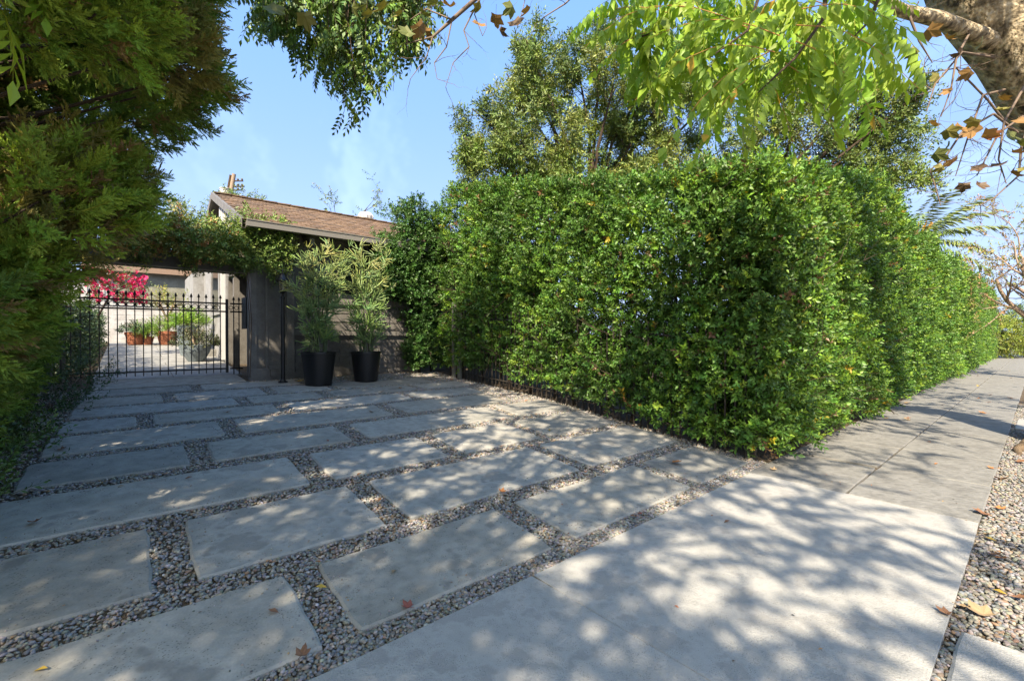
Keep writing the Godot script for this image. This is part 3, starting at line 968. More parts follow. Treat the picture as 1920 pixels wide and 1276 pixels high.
		for k in 6:
			var t := k / 5.0
			rp.append(a.lerp(b, t) + sag * sin(PI * t)); rr.append(0.003 - 0.002 * t)
		tube(st2, rp, rr, 4, false)
		put("leaf_stalk", st2.commit(), mats.rachis, o)
		var n := 9 + rng.randi() % 3
		for k in n:
			var t := clampf(0.2 + 0.8 * (k + rng.randf_range(-0.3, 0.3)) / (n - 1.0), 0.15, 1.0)
			var p := a.lerp(b, t) + sag * sin(PI * t)
			for s in ([-1, 1] if k < n - 1 else [0]):
				var d: Vector3 = (dir * 0.45 + side * s * 0.55 + Vector3.DOWN * rng.randf_range(0.25, 0.95) + rv(0.38)).normalized()
				var y: Vector3 = (Vector3.UP * 0.55 + side * s * 0.5 + rv(0.5)).normalized()
				var z: Vector3 = d.cross(y).normalized()
				var f := rng.randf_range(0.6, 1.15)
				var l := put("leaflet", lf[rng.randi() % 2], tt[4] if rng.randf() < 0.012 else tt[rng.randi() % 4], o)
				l.transform = Transform3D(Basis(d, z.cross(d), z) * Basis.from_scale(Vector3(f, f, f)), p)
				made += 1
	var lo := put("limbs", lm.commit(), mats.bark, o)
	lo.set_meta("kind", "stuff")
	scatter("crown", big, mats.compound_leaf, o, xf[0], cols[0])
	scatter("crown", big2, mats.compound_leaf, o, xf[1], cols[1])

# ---------- plane tree on the parkway ----------
func build_plane_tree() -> void:
	rng.seed = 15
	var o := thing("plane_tree", "leaning plane tree with mottled bark and sparse orange-brown leaves on the parkway", "tree")
	var st := begin()
	var axis := [P(8.55, -0.1, -0.4), P(8.55, 0.35, -0.42), P(8.5, 1.2, -0.45), pix(2060, 500, 5.25), pix(2035, 330, 5.0), pix(1950, 195, 4.75), pix(1890, 95, 4.6), pix(1805, -8, 4.5), pix(1750, -130, 4.5), P(6.0, 6.8, 1.0), P(6.1, 8.2, 1.2)]
	tube(st, axis, [0.55, 0.40, 0.345, 0.29, 0.275, 0.28, 0.285, 0.27, 0.24, 0.17, 0.09], 16, false, 0.045)
	put("trunk", st.commit(), mats.plane_bark, o)
	for q in [[P(8.35, 0.22, -0.2), P(8.05, 0.06, 0.06), P(7.75, -0.005, 0.16), P(7.4, -0.05, 0.12)]]:
		var rt := begin()
		var rr := [0.12, 0.075, 0.045, 0.02]
		tube(rt, q, rr.slice(0, q.size()), 9, true, 0.1)
		put("root", rt.commit(), mats.root_bark, o)
	# limbs
	var br := begin()
	var tips := []
	var view_tips := []
	var l1 := [pix(1880, 95, 4.6), pix(1815, 62, 4.35), pix(1760, 40, 4.1), pix(1690, 25, 3.9), pix(1600, -20, 3.8)]
	var ls := begin()
	tube(ls, l1, [0.11, 0.075, 0.062, 0.05, 0.04], 11, false, 0.09)
	put("limb", ls.commit(), mats.plane_bark, o)
	var l2 := [axis[8], P(5.2, 5.9, 1.4), P(4.1, 5.6, 2.0), P(3.1, 5.0, 2.6), pix(1010, -40, 3.9), pix(905, -10, 3.8), pix(848, 40, 3.8), pix(812, 72, 3.75), pix(760, 85, 3.75)]
	tube(br, l2, [0.13, 0.09, 0.06, 0.04, 0.026, 0.02, 0.016, 0.009, 0.004], 7, false)
	for k in 5:
		var a: Vector3 = axis[8 + k % 3]
		var tp := []
		limb(br, tp, a, (rdir() + Vector3(-0.3, 0.9, 0.0)).normalized(), 2.0, 0.09, 2, 3, 0.05, 0.2, 5)
		tips += tp
	# hanging twigs in view (pixel paths)
	var tw := [[[1893, 245, 4.6], [1850, 190, 4.4], [1790, 130, 4.3], [1730, 140, 4.2]], [[1905, 250, 4.6], [1860, 215, 4.4], [1800, 250, 4.3], [1768, 300, 4.25], [1742, 320, 4.2], [1752, 350, 4.2], [1762, 385, 4.2]], [[1880, 170, 4.6], [1840, 180, 4.3], [1812, 260, 4.25], [1790, 330, 4.25]], [[1925, 235, 4.5], [1912, 280, 4.3], [1908, 330, 4.25], [1862, 372, 4.2], [1835, 385, 4.2]], [[1860, 110, 4.5], [1800, 100, 4.2], [1750, 160, 4.1], [1735, 210, 4.1]], [[1815, 62, 4.3], [1790, 110, 4.1], [1780, 170, 4.1], [1762, 220, 4.1]], [[1700, 30, 3.9], [1720, 80, 3.9], [1745, 120, 3.95]], [[1915, 220, 4.6], [1870, 250, 4.3], [1850, 290, 4.25], [1830, 330, 4.2]], [[1925, 150, 4.4], [1880, 230, 4.2], [1870, 300, 4.2], [1885, 345, 4.2]]]
	for t in tw:
		var pts := []; var rr := []
		for k in t.size():
			pts.append(pix(t[k][0], t[k][1], t[k][2])); rr.append(lerpf(0.013, 0.004, k / (t.size() - 1.0)))
		tube(br, pts, rr, 5, false)
		for k in range(1, pts.size()):
			for j in 2:
				var tp := []
				limb(br, tp, pts[k].lerp(pts[k - 1], rng.randf()), (rdir() + Vector3.DOWN * 0.3).normalized(), rng.randf_range(0.18, 0.35), 0.004, 1, 2, -0.02, 0.3, 0)
	for t in [[[905, -10], [870, 60], [880, 90], [850, 120], [836, 165]], [[848, 40], [838, 90], [815, 120], [820, 150]], [[1010, -40], [985, 0], [975, 40]], [[905, -10], [890, 30], [905, 70]], [[812, 72], [800, 110], [770, 150]], [[848, 40], [800, 20], [770, 40]], [[1100, -30], [1060, 10], [1020, 35], [1005, 48]]]:
		var pts := []; var rr := []
		for k in t.size():
			pts.append(pix(t[k][0], t[k][1], 3.75)); rr.append(lerpf(0.008, 0.0025, k / (t.size() - 1.0)))
		tube(br, pts, rr, 4, false)
		for k in range(1, pts.size()):
			var tp := []
			limb(br, tp, pts[k], rdir() + Vector3.DOWN * 0.3, 0.2, 0.003, 1, 2, -0.05, 0.3, 0)
	# the street side of the crown, over the parkway
	var street := []
	for k in 13:
		var e := P(1.8 + k * 0.95 + rng.randf_range(-0.4, 0.4), rng.randf_range(4.2, 6.0), rng.randf_range(-3.6, -1.3))
		var root: Vector3 = axis[7 + k % 3]
		var mid := root.lerp(e, 0.5) + Vector3.UP * 0.5 + rv(0.2)
		tube(br, [root, mid, e], [0.07, 0.04, 0.012], 6, false)
		for i in 4:
			var tp := []
			limb(br, tp, mid.lerp(e, rng.randf_range(0.3, 1.0)), rdir() + Vector3.DOWN * 0.2, 0.9, 0.012, 1, 3, 0.0, 0.25, 0)
			street += tp
	var bo := put("branches", br.commit(), mats.plane_twig, o)
	bo.set_meta("kind", "stuff")
	# leaves
	var lv := [lobed(0.14, 0.5), lobed(0.12, 0.9), lobed(0.16, 0.4)]
	var cc := [Color(0.20, 0.18, 0.04), Color(0.26, 0.145, 0.045), Color(0.34, 0.14, 0.05), Color(0.14, 0.16, 0.04), Color(0.44, 0.23, 0.085), Color(0.12, 0.075, 0.04)]
	var tt := tints(mats.plane_leaf, cc)
	var spots := [[1712, 20, 4.0, 4], [1730, 55, 3.9, 1], [1770, 75, 4.0, 1], [1800, 100, 4.1, 5], [1755, 135, 4.1, 0], [1775, 165, 4.1, 1], [1823, 130, 4.2, 1], [1837, 80, 4.0, 3], [1742, 225, 4.15, 4], [1768, 240, 4.2, 0], [1800, 235, 4.2, 1], [1745, 285, 4.2, 3], [1772, 275, 4.2, 3], [1785, 295, 4.15, 4], [1770, 310, 4.1, 0], [1818, 235, 4.2, 1], [1835, 250, 4.2, 4], [1830, 220, 4.1, 0], [1850, 250, 4.2, 2], [1880, 250, 4.1, 3], [1905, 262, 4.0, 3], [1890, 285, 4.2, 4], [1875, 305, 4.2, 5], [1890, 320, 4.2, 1], [1915, 312, 4.1, 0], [1808, 340, 4.2, 5], [1835, 340, 4.2, 5], [1830, 308, 4.2, 5], [1870, 180, 4.1, 1], [1720, 90, 3.9, 3], [1860, 205, 4.1, 0], [1895, 225, 4.0, 1],
		[740, 55, 3.75, 3], [757, 20, 3.75, 0], [775, 60, 3.75, 3], [793, 75, 3.75, 0], [780, 40, 3.8, 1], [800, 50, 3.75, 1], [790, 25, 3.75, 3], [900, 45, 3.7, 1], [905, 10, 3.7, 0], [930, 25, 3.7, 1], [935, 55, 3.7, 5], [965, 12, 3.7, 3], [995, 12, 3.7, 1], [700, 20, 3.8, 0], [715, 45, 3.8, 3], [690, 5, 3.8, 3], [870, -5, 3.7, 0], [850, 15, 3.75, 1], [660, 10, 3.8, 3], [730, 5, 3.8, 0], [825, 0, 3.75, 3], [960, 40, 3.7, 5], [545, 0, 3.6, 3], [500, 10, 3.5, 3], [570, 20, 3.6, 0]]
	for q in spots:
		var l := put("leaf", lv[rng.randi() % 3], tt[q[3]], o)
		l.transform = Transform3D(forward((rdir() * Vector3(1, 0.4, 1) + Vector3.DOWN * 0.8).normalized(), rng.randf_range(0.8, 1.15), rng.randf_range(-1.2, 1.2)), pix(q[0], q[1], q[2]))
	var xf := []; var cols := []
	for t in tips:
		if rng.randf() < 0.55: continue
		var p: Vector3 = t[0] + rv(0.12)
		if seen(p, 0.1) and depth(p) < 4.8: continue
		xf.append(Transform3D(forward((rdir() + Vector3.DOWN * 0.5).normalized(), rng.randf_range(0.8, 1.2), rng.randf_range(-1, 1)), p))
		cols.append(vary(cc[rng.randi() % 5], 0.2))
	for t in street:
		for k in 2:
			var p: Vector3 = t[0] + rv(0.14)
			if seen(p, 0.1) or rng.randf() < 0.3: continue
			xf.append(Transform3D(forward((rdir() + Vector3.DOWN * 0.5).normalized(), rng.randf_range(0.8, 1.2), rng.randf_range(-1, 1)), p))
			cols.append(vary(cc[rng.randi() % 5], 0.2))
	scatter("crown", lv[0], mats.plane_leaf, o, xf, cols)

# ---------- trees behind the hedge and elsewhere ----------
func loose_tree(called: String, label: String, base: Vector3, fork: float, dirs: Array, length: float, rad: float, mesh: Mesh, cols_in: Array, level: int, kids: int, per: float, lift: float, bark: String, s := 1.0) -> Node3D:
	var o := thing(called, label, "tree")
	var st := begin()
	var top := base + Vector3(0.1, fork, 0.05)
	tube(st, [base - Vector3.UP * 0.1, base.lerp(top, 0.5) + rv(0.05), top], [rad * 1.25, rad, rad * 0.9], 9, false, 0.06)
	put("trunk", st.commit(), mats[bark], o)
	var br := begin()
	var tips := []
	for d in dirs: limb(br, tips, top - Vector3.UP * rng.randf_range(0.0, fork * 0.25), d, length * rng.randf_range(0.85, 1.15), rad * 0.6, level, kids, lift, 0.2, 0)
	put("branches", br.commit(), mats[bark], o).set_meta("kind", "stuff")
	var xf := []; var cols := []
	for t in tips:
		for k in int(per) + (1 if rng.randf() < per - int(per) else 0):
			var d: Vector3 = (t[1] * 0.6 + rdir()).normalized()
			xf.append(Transform3D(toward(d, rng.randf() * TAU, s * rng.randf_range(0.75, 1.25)), t[0] + rv(0.06)))
			cols.append(vary(cols_in[rng.randi() % cols_in.size()], 0.3))
	scatter("crown", mesh, mats.tree_leaf, o, xf, cols)
	return o

# a tree whose foliage hangs in loose clumps, each on a limb of its own (clump: pixel and radius in metres)
func clump_tree(label: String, base: Vector3, fork: float, d: float, mesh: Mesh, cols_in: Array, clumps: Array, per: int) -> void:
	var o := thing("garden_tree", label, "tree")
	var st := begin()
	var top := base + Vector3(0.1, fork, 0.05)
	tube(st, [base - Vector3.UP * 0.1, base.lerp(top, 0.5) + rv(0.06), top], [0.12, 0.1, 0.085], 9, false, 0.06)
	put("trunk", st.commit(), mats.bark, o)
	var br := begin()
	var xf := []; var cols := []
	for c in clumps:
		var e := pix(c[0], c[1], d + rng.randf_range(-0.8, 0.9))
		var mid := top.lerp(e, 0.5) + rv(0.2) + Vector3.UP * 0.15
		tube(br, [top - Vector3.UP * rng.randf() * 0.5, mid, e], [0.05, 0.032, 0.014], 6, false)
		var tone: Color = cols_in[rng.randi() % cols_in.size()]
		for i in 9:
			var tips := []
			limb(br, tips, mid.lerp(e, rng.randf_range(0.35, 1.0)), (rdir() + (e - top).normalized() * 0.5).normalized(), c[2] * rng.randf_range(0.55, 0.95), 0.009, 1, 2, 0.03, 0.25, 0)
			for t in tips:
				for k in int(per / 60.0) + (1 if rng.randf() < 0.5 else 0):
					xf.append(Transform3D(toward((t[1] * 0.5 + rdir()).normalized(), rng.randf() * TAU, rng.randf_range(0.7, 1.25)), t[0] + rv(0.07)))
					cols.append(vary(tone.lerp(cols_in[rng.randi() % cols_in.size()], 0.4), 0.3))
	put("branches", br.commit(), mats.bark, o).set_meta("kind", "stuff")
	scatter("crown", mesh, mats.tree_leaf, o, xf, cols)

func build_trees() -> void:
	var narrow := sprig(10, 0.22, 0.085, 0.026, 0.8)
	var oval := sprig(10, 0.24, 0.07, 0.032, 0.8)
	var greens := [Color(0.125, 0.19, 0.04), Color(0.16, 0.24, 0.04), Color(0.09, 0.15, 0.035), Color(0.23, 0.27, 0.05)]
	rng.seed = 71
	clump_tree("loose small-leaved tree rising behind the driveway arm of the hedge", P(7.2, gy(6.2), 6.2), 3.0, 9.2, narrow, greens, [[885, 205, 0.6], [905, 310, 0.7], [950, 140, 0.65], [985, 75, 0.5], [1010, 190, 0.8], [975, 265, 0.7], [1080, 110, 0.65], [1090, 230, 0.8], [1150, 160, 0.75], [1190, 260, 0.7], [1230, 130, 0.7], [1270, 230, 0.7], [1050, 330, 0.6], [940, 370, 0.5], [1140, 320, 0.6], [1240, 320, 0.6], [1330, 190, 0.7], [1340, 290, 0.6], [890, 360, 0.5], [1000, 370, 0.6], [1100, 370, 0.6], [1200, 360, 0.6], [1290, 350, 0.6], [870, 260, 0.5], [1130, 60, 0.5], [1300, 90, 0.6], [1040, 280, 0.7], [1150, 220, 0.8], [1220, 200, 0.7], [940, 230, 0.7], [1020, 130, 0.7]], 240)
	clump_tree("airy tree with crooked grey limbs behind the sidewalk arm of the hedge", P(10.4, gy(4.2), 4.2), 3.2, 9.6, oval, greens, [[1400, 240, 0.7], [1470, 180, 0.7], [1480, 290, 0.6], [1560, 230, 0.8], [1560, 310, 0.6], [1640, 250, 0.7], [1650, 320, 0.55], [1710, 300, 0.5], [1600, 160, 0.6], [1690, 200, 0.5], [1725, 350, 0.35], [1400, 320, 0.6], [1440, 120, 0.6], [1520, 140, 0.6], [1620, 220, 0.7], [1700, 250, 0.5], [1660, 160, 0.5]], 180)
	loose_tree("garden_tree", "pale green tree beyond the vine-covered beam", P(2.9, gy(20.0), 25.0), 4.0, [Vector3(-0.5, 0.7, 0), Vector3(0.4, 0.8, 0.1), Vector3(0.0, 1.0, 0.3), Vector3(0.1, 0.9, -0.3)], 1.7, 0.12, oval, [Color(0.15, 0.22, 0.05), Color(0.19, 0.26, 0.06)], 3, 4, 1.6, 0.06, "bark", 1.4)
	loose_tree("garden_tree", "thin treetop showing over the shingle ridge", P(6.3, gy(17.0), 17.0), 4.3, [Vector3(-0.7, 0.35, 0.1), Vector3(0.5, 0.4, 0), Vector3(-0.2, 0.5, 0.2)], 1.3, 0.06, oval, greens, 2, 3, 0.6, 0.0, "bark", 1.2)
	# overhanging tree with small leaflets, rooted behind the junipers
	var o := thing("overhanging_tree", "green tree with small oval leaflets hanging over the driveway from behind the junipers", "tree")
	var st := begin()
	var base := P(-3.0, gy(4.6) - 0.1, 4.6)
	tube(st, [base, base + Vector3(0.1, 2.5, 0), base + Vector3(0.3, 4.5, 0.1), base + Vector3(0.9, 6.3, 0.2)], [0.2, 0.16, 0.13, 0.08], 10, false, 0.05)
	put("trunk", st.commit(), mats.bark, o)
	var br := begin()
	var comp := pinnate(5, 0.28, 0.072, 0.036, 0.6, 0.35)
	var xf := []; var cols := []
	var hub := pix(620, -130, 4.6)
	tube(br, [base + Vector3(0.3, 4.5, 0.1), base + Vector3(1.6, 5.6, 0.2), hub + Vector3(-0.9, 0.7, 0.2), hub], [0.09, 0.07, 0.05, 0.03], 7, false)
	rng.seed = 72
	for i in 95:
		var x := rng.randf_range(490, 800)
		var low: float = 40.0 + 150.0 * (1.0 - absf(x - 665.0) / 175.0) * rng.randf_range(0.35, 1.0)
		if x > 640 and x < 745 and rng.randf() < 0.5: low = rng.randf_range(120, 215)
		var d := rng.randf_range(4.3, 5.2)
		var tip := pix(x, low, d)
		var mid := pix(x + rng.randf_range(-35, 35), rng.randf_range(-130, -40), d)
		tube(br, [hub + rv(0.15), mid, mid.lerp(tip, 0.55) + rv(0.06), tip], [0.012, 0.008, 0.005, 0.002], 4, false)
		for k in 12:
			var t := rng.randf()
			var p: Vector3 = mid.lerp(tip, t) + rv(0.05)
			xf.append(Transform3D(forward((rdir() * Vector3(1, 0.4, 1) + Vector3.DOWN * 0.6).normalized(), rng.randf_range(0.7, 1.15), rng.randf_range(-0.8, 0.8)), p))
			cols.append(vary([Color(0.085, 0.16, 0.03), Color(0.11, 0.20, 0.03), Color(0.17, 0.27, 0.035)][rng.randi() % 3], 0.25))
	# the rest of its crown, above the frame
	for i in 7:
		var e := P(rng.randf_range(-4.5, 0.5), rng.randf_range(5.8, 7.6), rng.randf_range(1.6, 4.2))
		tube(br, [base + Vector3(0.6, 5.4, 0.15), (base + Vector3(0.6, 5.4, 0.15)).lerp(e, 0.5) + Vector3.UP * 0.4, e], [0.04, 0.025, 0.008], 5, false)
		for k in 34:
			var p := e + rdir() * 0.95 * sqrt(rng.randf()) * Vector3(1, 0.6, 1)
			if seen(p, 0.08): continue
			xf.append(Transform3D(forward((rdir() * Vector3(1, 0.4, 1) + Vector3.DOWN * 0.3).normalized(), rng.randf_range(0.9, 1.3), rng.randf_range(-0.8, 0.8)), p))
			cols.append(vary(Color(0.07, 0.14, 0.022), 0.25))
	put("limbs", br.commit(), mats.bark, o).set_meta("kind", "stuff")
	scatter("crown", comp, mats.tree_leaf, o, xf, cols)
	# palm and bare-limbed tree far along the sidewalk
	var pm := thing("palm_tree", "feather palm with orange leaf bases above the far hedge", "palm")
	var pb := P(24.5, 0.0, 3.4)
	st = begin()
	tube(st, [pb - Vector3.UP * 0.05, pb + Vector3(0, 2.6, 0), pb + Vector3(0, 5.3, 0)], [0.3, 0.26, 0.24], 10, false)
	put("trunk", st.commit(), mats.bark, pm)
	var fr := pinnate(24, 3.0, 0.55, 0.07, 0.5, 0.35)
	xf = []; cols = []
	for i in 34:
		var a := i * 2.4
		var up := lerpf(1.3, -0.35, i / 33.0)
		var f := put("frond", fr, [mats.palm_green, mats.palm_olive][i % 2], pm)
		f.transform = Transform3D(forward(Vector3(cos(a), up, sin(a)).normalized(), rng.randf_range(0.8, 1.05)), pb + Vector3(0, 5.2, 0))
	for i in 14:
		var a := i * 0.45
		st = begin()
		st.set_color(Color.WHITE)
		tube(st, [pb + Vector3(0, 4.8, 0), pb + Vector3(cos(a) * 0.35, 5.3, sin(a) * 0.35), pb + Vector3(cos(a) * 0.6, 5.9, sin(a) * 0.6)], [0.05, 0.04, 0.025], 4, false)
		put("leaf_base", st.commit(), mats.palm_orange, pm)
	var ct := loose_tree("bare_limbed_tree", "pale-limbed tree with thin brown leaves beside the far sidewalk", P(21.5, 0.0, 0.0), 1.9, [Vector3(-0.5, 0.8, -0.2), Vector3(-0.35, 0.9, 0.25), Vector3(0.3, 0.9, 0.1), Vector3(-0.8, 0.45, -0.1), Vector3(0.1, 1.0, -0.1), Vector3(-0.2, 0.7, -0.7)], 2.3, 0.15, oval, [Color(0.30, 0.19, 0.09), Color(0.24, 0.22, 0.07), Color(0.20, 0.24, 0.06)], 3, 3, 0.6, 0.05, "pale_bark", 1.3)
	ct.set_meta("category", "tree")
	# shrubs that close the end of the sidewalk
	for q in [[41.5, 1.9, 2.4, "yellow-green bush at the far end of the sidewalk", Color(0.22, 0.28, 0.04)], [44.0, 0.6, 3.2, "big green shrub closing the far end of the sidewalk", Color(0.10, 0.17, 0.03)], [36.0, 3.6, 5.6, "dense green tree crown behind the farthest hedge", Color(0.07, 0.13, 0.025)], [48.0, -1.5, 4.5, "tall shrub beyond the end of the sidewalk on the street side", Color(0.13, 0.2, 0.03)], [29.0, 4.4, 4.4, "round green tree behind the palm", Color(0.09, 0.15, 0.03)]]:
		var so := thing("far_shrub", q[3], "shrub")
		xf = []; cols = []
		st = begin()
		var c := P(q[0], 0, q[1])
		tube(st, [c - Vector3.UP * 0.05, c + Vector3(0.1, q[2] * 0.6, 0)], [0.1, 0.03], 6, false)
		put("stem", st.commit(), mats.bark, so)
		for i in 1100:
			var d := rdir()
			var p := c + Vector3(0, q[2] * 0.55, 0) + Vector3(d.x * 1.5, d.y * q[2] * 0.48, d.z * 1.5) * (0.55 + 0.5 * rng.randf())
			xf.append(Transform3D(toward((d + rv(0.6)).normalized(), rng.randf() * TAU, rng.randf_range(1.3, 2.2)), p))
			cols.append(vary(q[4], 0.3))
		scatter("foliage", oval, mats.tree_leaf, so, xf, cols)

# ---------- house ----------
func build_house() -> void:
	rng.seed = 21
	var h := thing("house", "dark grey-brown house with wood shingle roof behind the potted plants", "house")
	var wp: Material = mats.house_paint
	var tr: Material = mats.house_trim
	# front wall round its window opening
	boxm("wall", wp, h, Vector3(2.22, 0.4, 8.90), Vector3(9.0, 1.94, 9.10))
	boxm("wall", wp, h, Vector3(2.22, 2.80, 8.90), Vector3(9.0, 3.20, 9.10))
	boxm("wall", wp, h, Vector3(2.22, 1.94, 8.902), Vector3(2.62, 2.80, 9.10))
	boxm("wall", wp, h, Vector3(4.72, 1.94, 8.902), Vector3(9.0, 2.80, 9.10))
	# wall pier beside the gate
	boxm("pier", wp, h, Vector3(1.60, 0.4, 8.74), Vector3(2.24, 3.16, 9.2))
	boxm("corner_board", tr, h, Vector3(2.14, 0.4, 8.715), Vector3(2.265, 3.1, 8.87))
	boxm("corner_board", tr, h, Vector3(1.575, 0.4, 8.715), Vector3(1.66, 3.1, 8.95))
	boxm("batten", tr, h, Vector3(1.80, 0.62, 8.722), Vector3(1.835, 3.1, 8.74))
	boxm("plinth", tr, h, Vector3(1.56, 0.4, 8.68), Vector3(2.16, 0.76, 8.738))
	boxm("ledge", tr, h, Vector3(1.84, 0.745, 8.665), Vector3(2.14, 0.80, 8.70))
	boxm("outlet_box", tr, h, Vector3(1.86, 0.62, 8.64), Vector3(1.96, 0.74, 8.68))
	boxm("wall", wp, h, Vector3(1.62, 0.5, 11.3), Vector3(9.0, 3.2, 11.45))
	boxm("wall", wp, h, Vector3(3.3, 0.5, 9.12), Vector3(3.4, 3.2, 11.28))
	boxm("header", wp, h, Vector3(1.60, 2.55, 9.22), Vector3(1.75, 3.2, 11.28))
	boxm("post", wp, h, Vector3(1.60, 0.5, 10.5), Vector3(1.70, 2.54, 10.62))
	boxm("ceiling", wp, h, Vector3(1.76, 3.05, 9.12), Vector3(3.28, 3.12, 11.28))
	# painted bricks under the ledge
	var low := boxm("lower_wall", wp, h, Vector3(2.27, 0.4, 8.875), Vector3(4.95, 1.32, 8.898))
	var bm := BoxMesh.new()
	bm.size = Vector3(0.392, 0.076, 0.03)
	for c in 10:
		for k in 7:
			var u := 2.30 + k * 0.4 - (0.2 if c % 2 else 0.0)
			if u < 2.26: u += 0.0
			var o := put("brick", bm, wp, low)
			o.position = P(u + 0.196 + 0.02, 0.53 + c * 0.084, 8.872 + rng.randf_range(-0.002, 0.002)) - low.position
	boxm("ledge", tr, h, Vector3(2.25, 1.33, 8.80), Vector3(5.0, 1.42, 8.898))
	for k in 3:
		var o := boxm("siding_board", wp, h, Vector3(2.28, 1.425 + k * 0.17, 8.865), Vector3(4.98, 1.60 + k * 0.17, 8.885))
		o.rotation.x = -0.07
	for k in 2:
		var o := boxm("siding_board", wp, h, Vector3(2.28, 2.86 + k * 0.17, 8.865), Vector3(4.98, 3.035 + k * 0.17, 8.885))
		o.rotation.x = -0.07
	# windows
	for k in 2:
		var u0 := 2.64 + k * 1.05
		var w := Node3D.new()
		w.name = "window"
		h.add_child(w, true)
		boxm("sill", tr, w, Vector3(u0 - 0.02, 1.93, 8.82), Vector3(u0 + 1.0, 1.985, 9.0))
		for q in [[0.0, 0.06, 1.99, 2.80], [0.94, 1.0, 1.99, 2.80], [0.06, 0.94, 1.99, 2.05], [0.06, 0.94, 2.74, 2.80], [0.47, 0.51, 2.05, 2.74]]:
			boxm("frame", tr, w, Vector3(u0 + q[0], q[2], 8.88), Vector3(u0 + q[1], q[3], 8.94))
		for j in 2:
			for i in 2:
				boxm("pane", mats.window_glass, w, Vector3(u0 + 0.062 + j * 0.45, 2.052 + i * 0.35, 8.905), Vector3(u0 + 0.468 + j * 0.44, 2.385 + i * 0.353, 8.912))
		boxm("muntin", tr, w, Vector3(u0 + 0.062, 2.385, 8.895), Vector3(u0 + 0.938, 2.402, 8.92))
	# courtyard side of the house
	boxm("side_wall", mats.grey_wall, h, Vector3(1.60, 0.5, 11.46), Vector3(1.80, 3.2, 17.6))
	boxm("side_window", mats.window_glass, h, Vector3(1.57, 1.9, 12.2), Vector3(1.598, 2.9, 13.4))
	boxm("side_frame", mats.grey_wall, h, Vector3(1.55, 1.82, 12.1), Vector3(1.59, 1.9, 13.5))
	boxm("side_frame", mats.grey_wall, h, Vector3(1.55, 1.9, 12.1), Vector3(1.59, 2.95, 12.2))
	boxm("side_frame", mats.grey_wall, h, Vector3(1.55, 1.9, 13.4), Vector3(1.59, 2.95, 13.5))
	boxm("side_bay", mats.grey_wall, h, Vector3(1.35, 0.8, 15.2), Vector3(1.60, 3.1, 17.6))
	boxm("downpipe", mats.galvanised, h, Vector3(1.53, 0.8, 11.62), Vector3(1.60, 3.1, 11.70))
	# roof
	var roof := Node3D.new()
	roof.name = "roof"
	h.add_child(roof)
	var ev := 8.40; var ey := 3.20; var rvv := 12.0; var ry := 4.50
	var st := begin()
	for s in 2:
		var e := ev if s == 0 else 2.0 * rvv - ev
		quad(st, P(1.42, ey, e), P(9.6, ey, e), P(9.6, ry, rvv), P(1.42, ry, rvv), Vector3.UP)
		quad(st, P(1.42, ey - 0.05, e), P(9.6, ey - 0.05, e), P(9.6, ry - 0.05, rvv), P(1.42, ry - 0.05, rvv), Vector3.DOWN)
	put("sheathing", st.commit(), mats.dark_wood, roof)
	var sm := BoxMesh.new()
	sm.size = Vector3(0.232, 0.016, 0.34)
	var slope := atan2(ry - ey, rvv - ev)
	var ln := Vector2(rvv - ev, ry - ey).length()
	var xf := []; var cols := []
	var made := 0
	for c in 18:
		for k in 34:
			var t := (0.13 + c * 0.207) / ln
			var u := 1.52 + k * 0.24 + (0.12 if c % 2 else 0.0) + rng.randf_range(-0.01, 0.01)
			var y: float = lerpf(ey, ry, t) + 0.022 + rng.randf_range(0.0, 0.006)
			var b := Basis(Vector3.RIGHT, slope - 0.035 + rng.randf_range(-0.01, 0.01)) * Basis.from_scale(Vector3(rng.randf_range(0.8, 1.0), 1.0, rng.randf_range(0.97, 1.05)))
			var tf := Transform3D(b, P(u, y, lerpf(ev, rvv, t) + 0.02))
			if k < 16 and made < 300:
				var o := put("shingle", sm, mats["shingle_%d" % (rng.randi() % 4)], roof)
				o.transform = tf
				made += 1
			else:
				xf.append(tf); cols.append(Color.WHITE)
	scatter("shingle_field", sm, mats.shingle_0, roof, xf, cols)
	for k in 26:
		var o := boxm("ridge_cap", mats["shingle_%d" % (rng.randi() % 4)], roof, Vector3(1.45 + k * 0.31, 4.51, 11.88), Vector3(1.79 + k * 0.31, 4.535, 12.12))
		o.rotation.z = 0.03
	# eaves
	boxm("gutter", mats.gutter_metal, h, Vector3(1.45, 3.10, 8.29), Vector3(9.6, 3.19, 8.395))
	boxm("gutter_lip", mats.house_trim, h, Vector3(1.45, 3.192, 8.28), Vector3(9.6, 3.21, 8.31))
	for k in 7:
		var o := boxm("rafter_tail", tr, h, Vector3(2.45 + k * 0.9, 3.0, 8.42), Vector3(2.53 + k * 0.9, 3.12, 8.9))
		o.rotation.x = 0.25
	# gable
	st = begin()
	quad(st, P(1.6, 3.16, 8.9), P(1.6, 3.16, 15.1), P(1.6, 4.46, 12.0), P(1.6, 4.46, 12.0), Vector3.LEFT)
	put("gable", st.commit(), wp, h)
	for k in 12:
		var v := 9.1 + k * 0.25
		boxm("gable_board", mats.white_paint if k > 5 else tr, h, Vector3(1.555, 3.17, v), Vector3(1.595, 3.17 + (v - 8.9) * 0.361 * 0.98, v + 0.2))
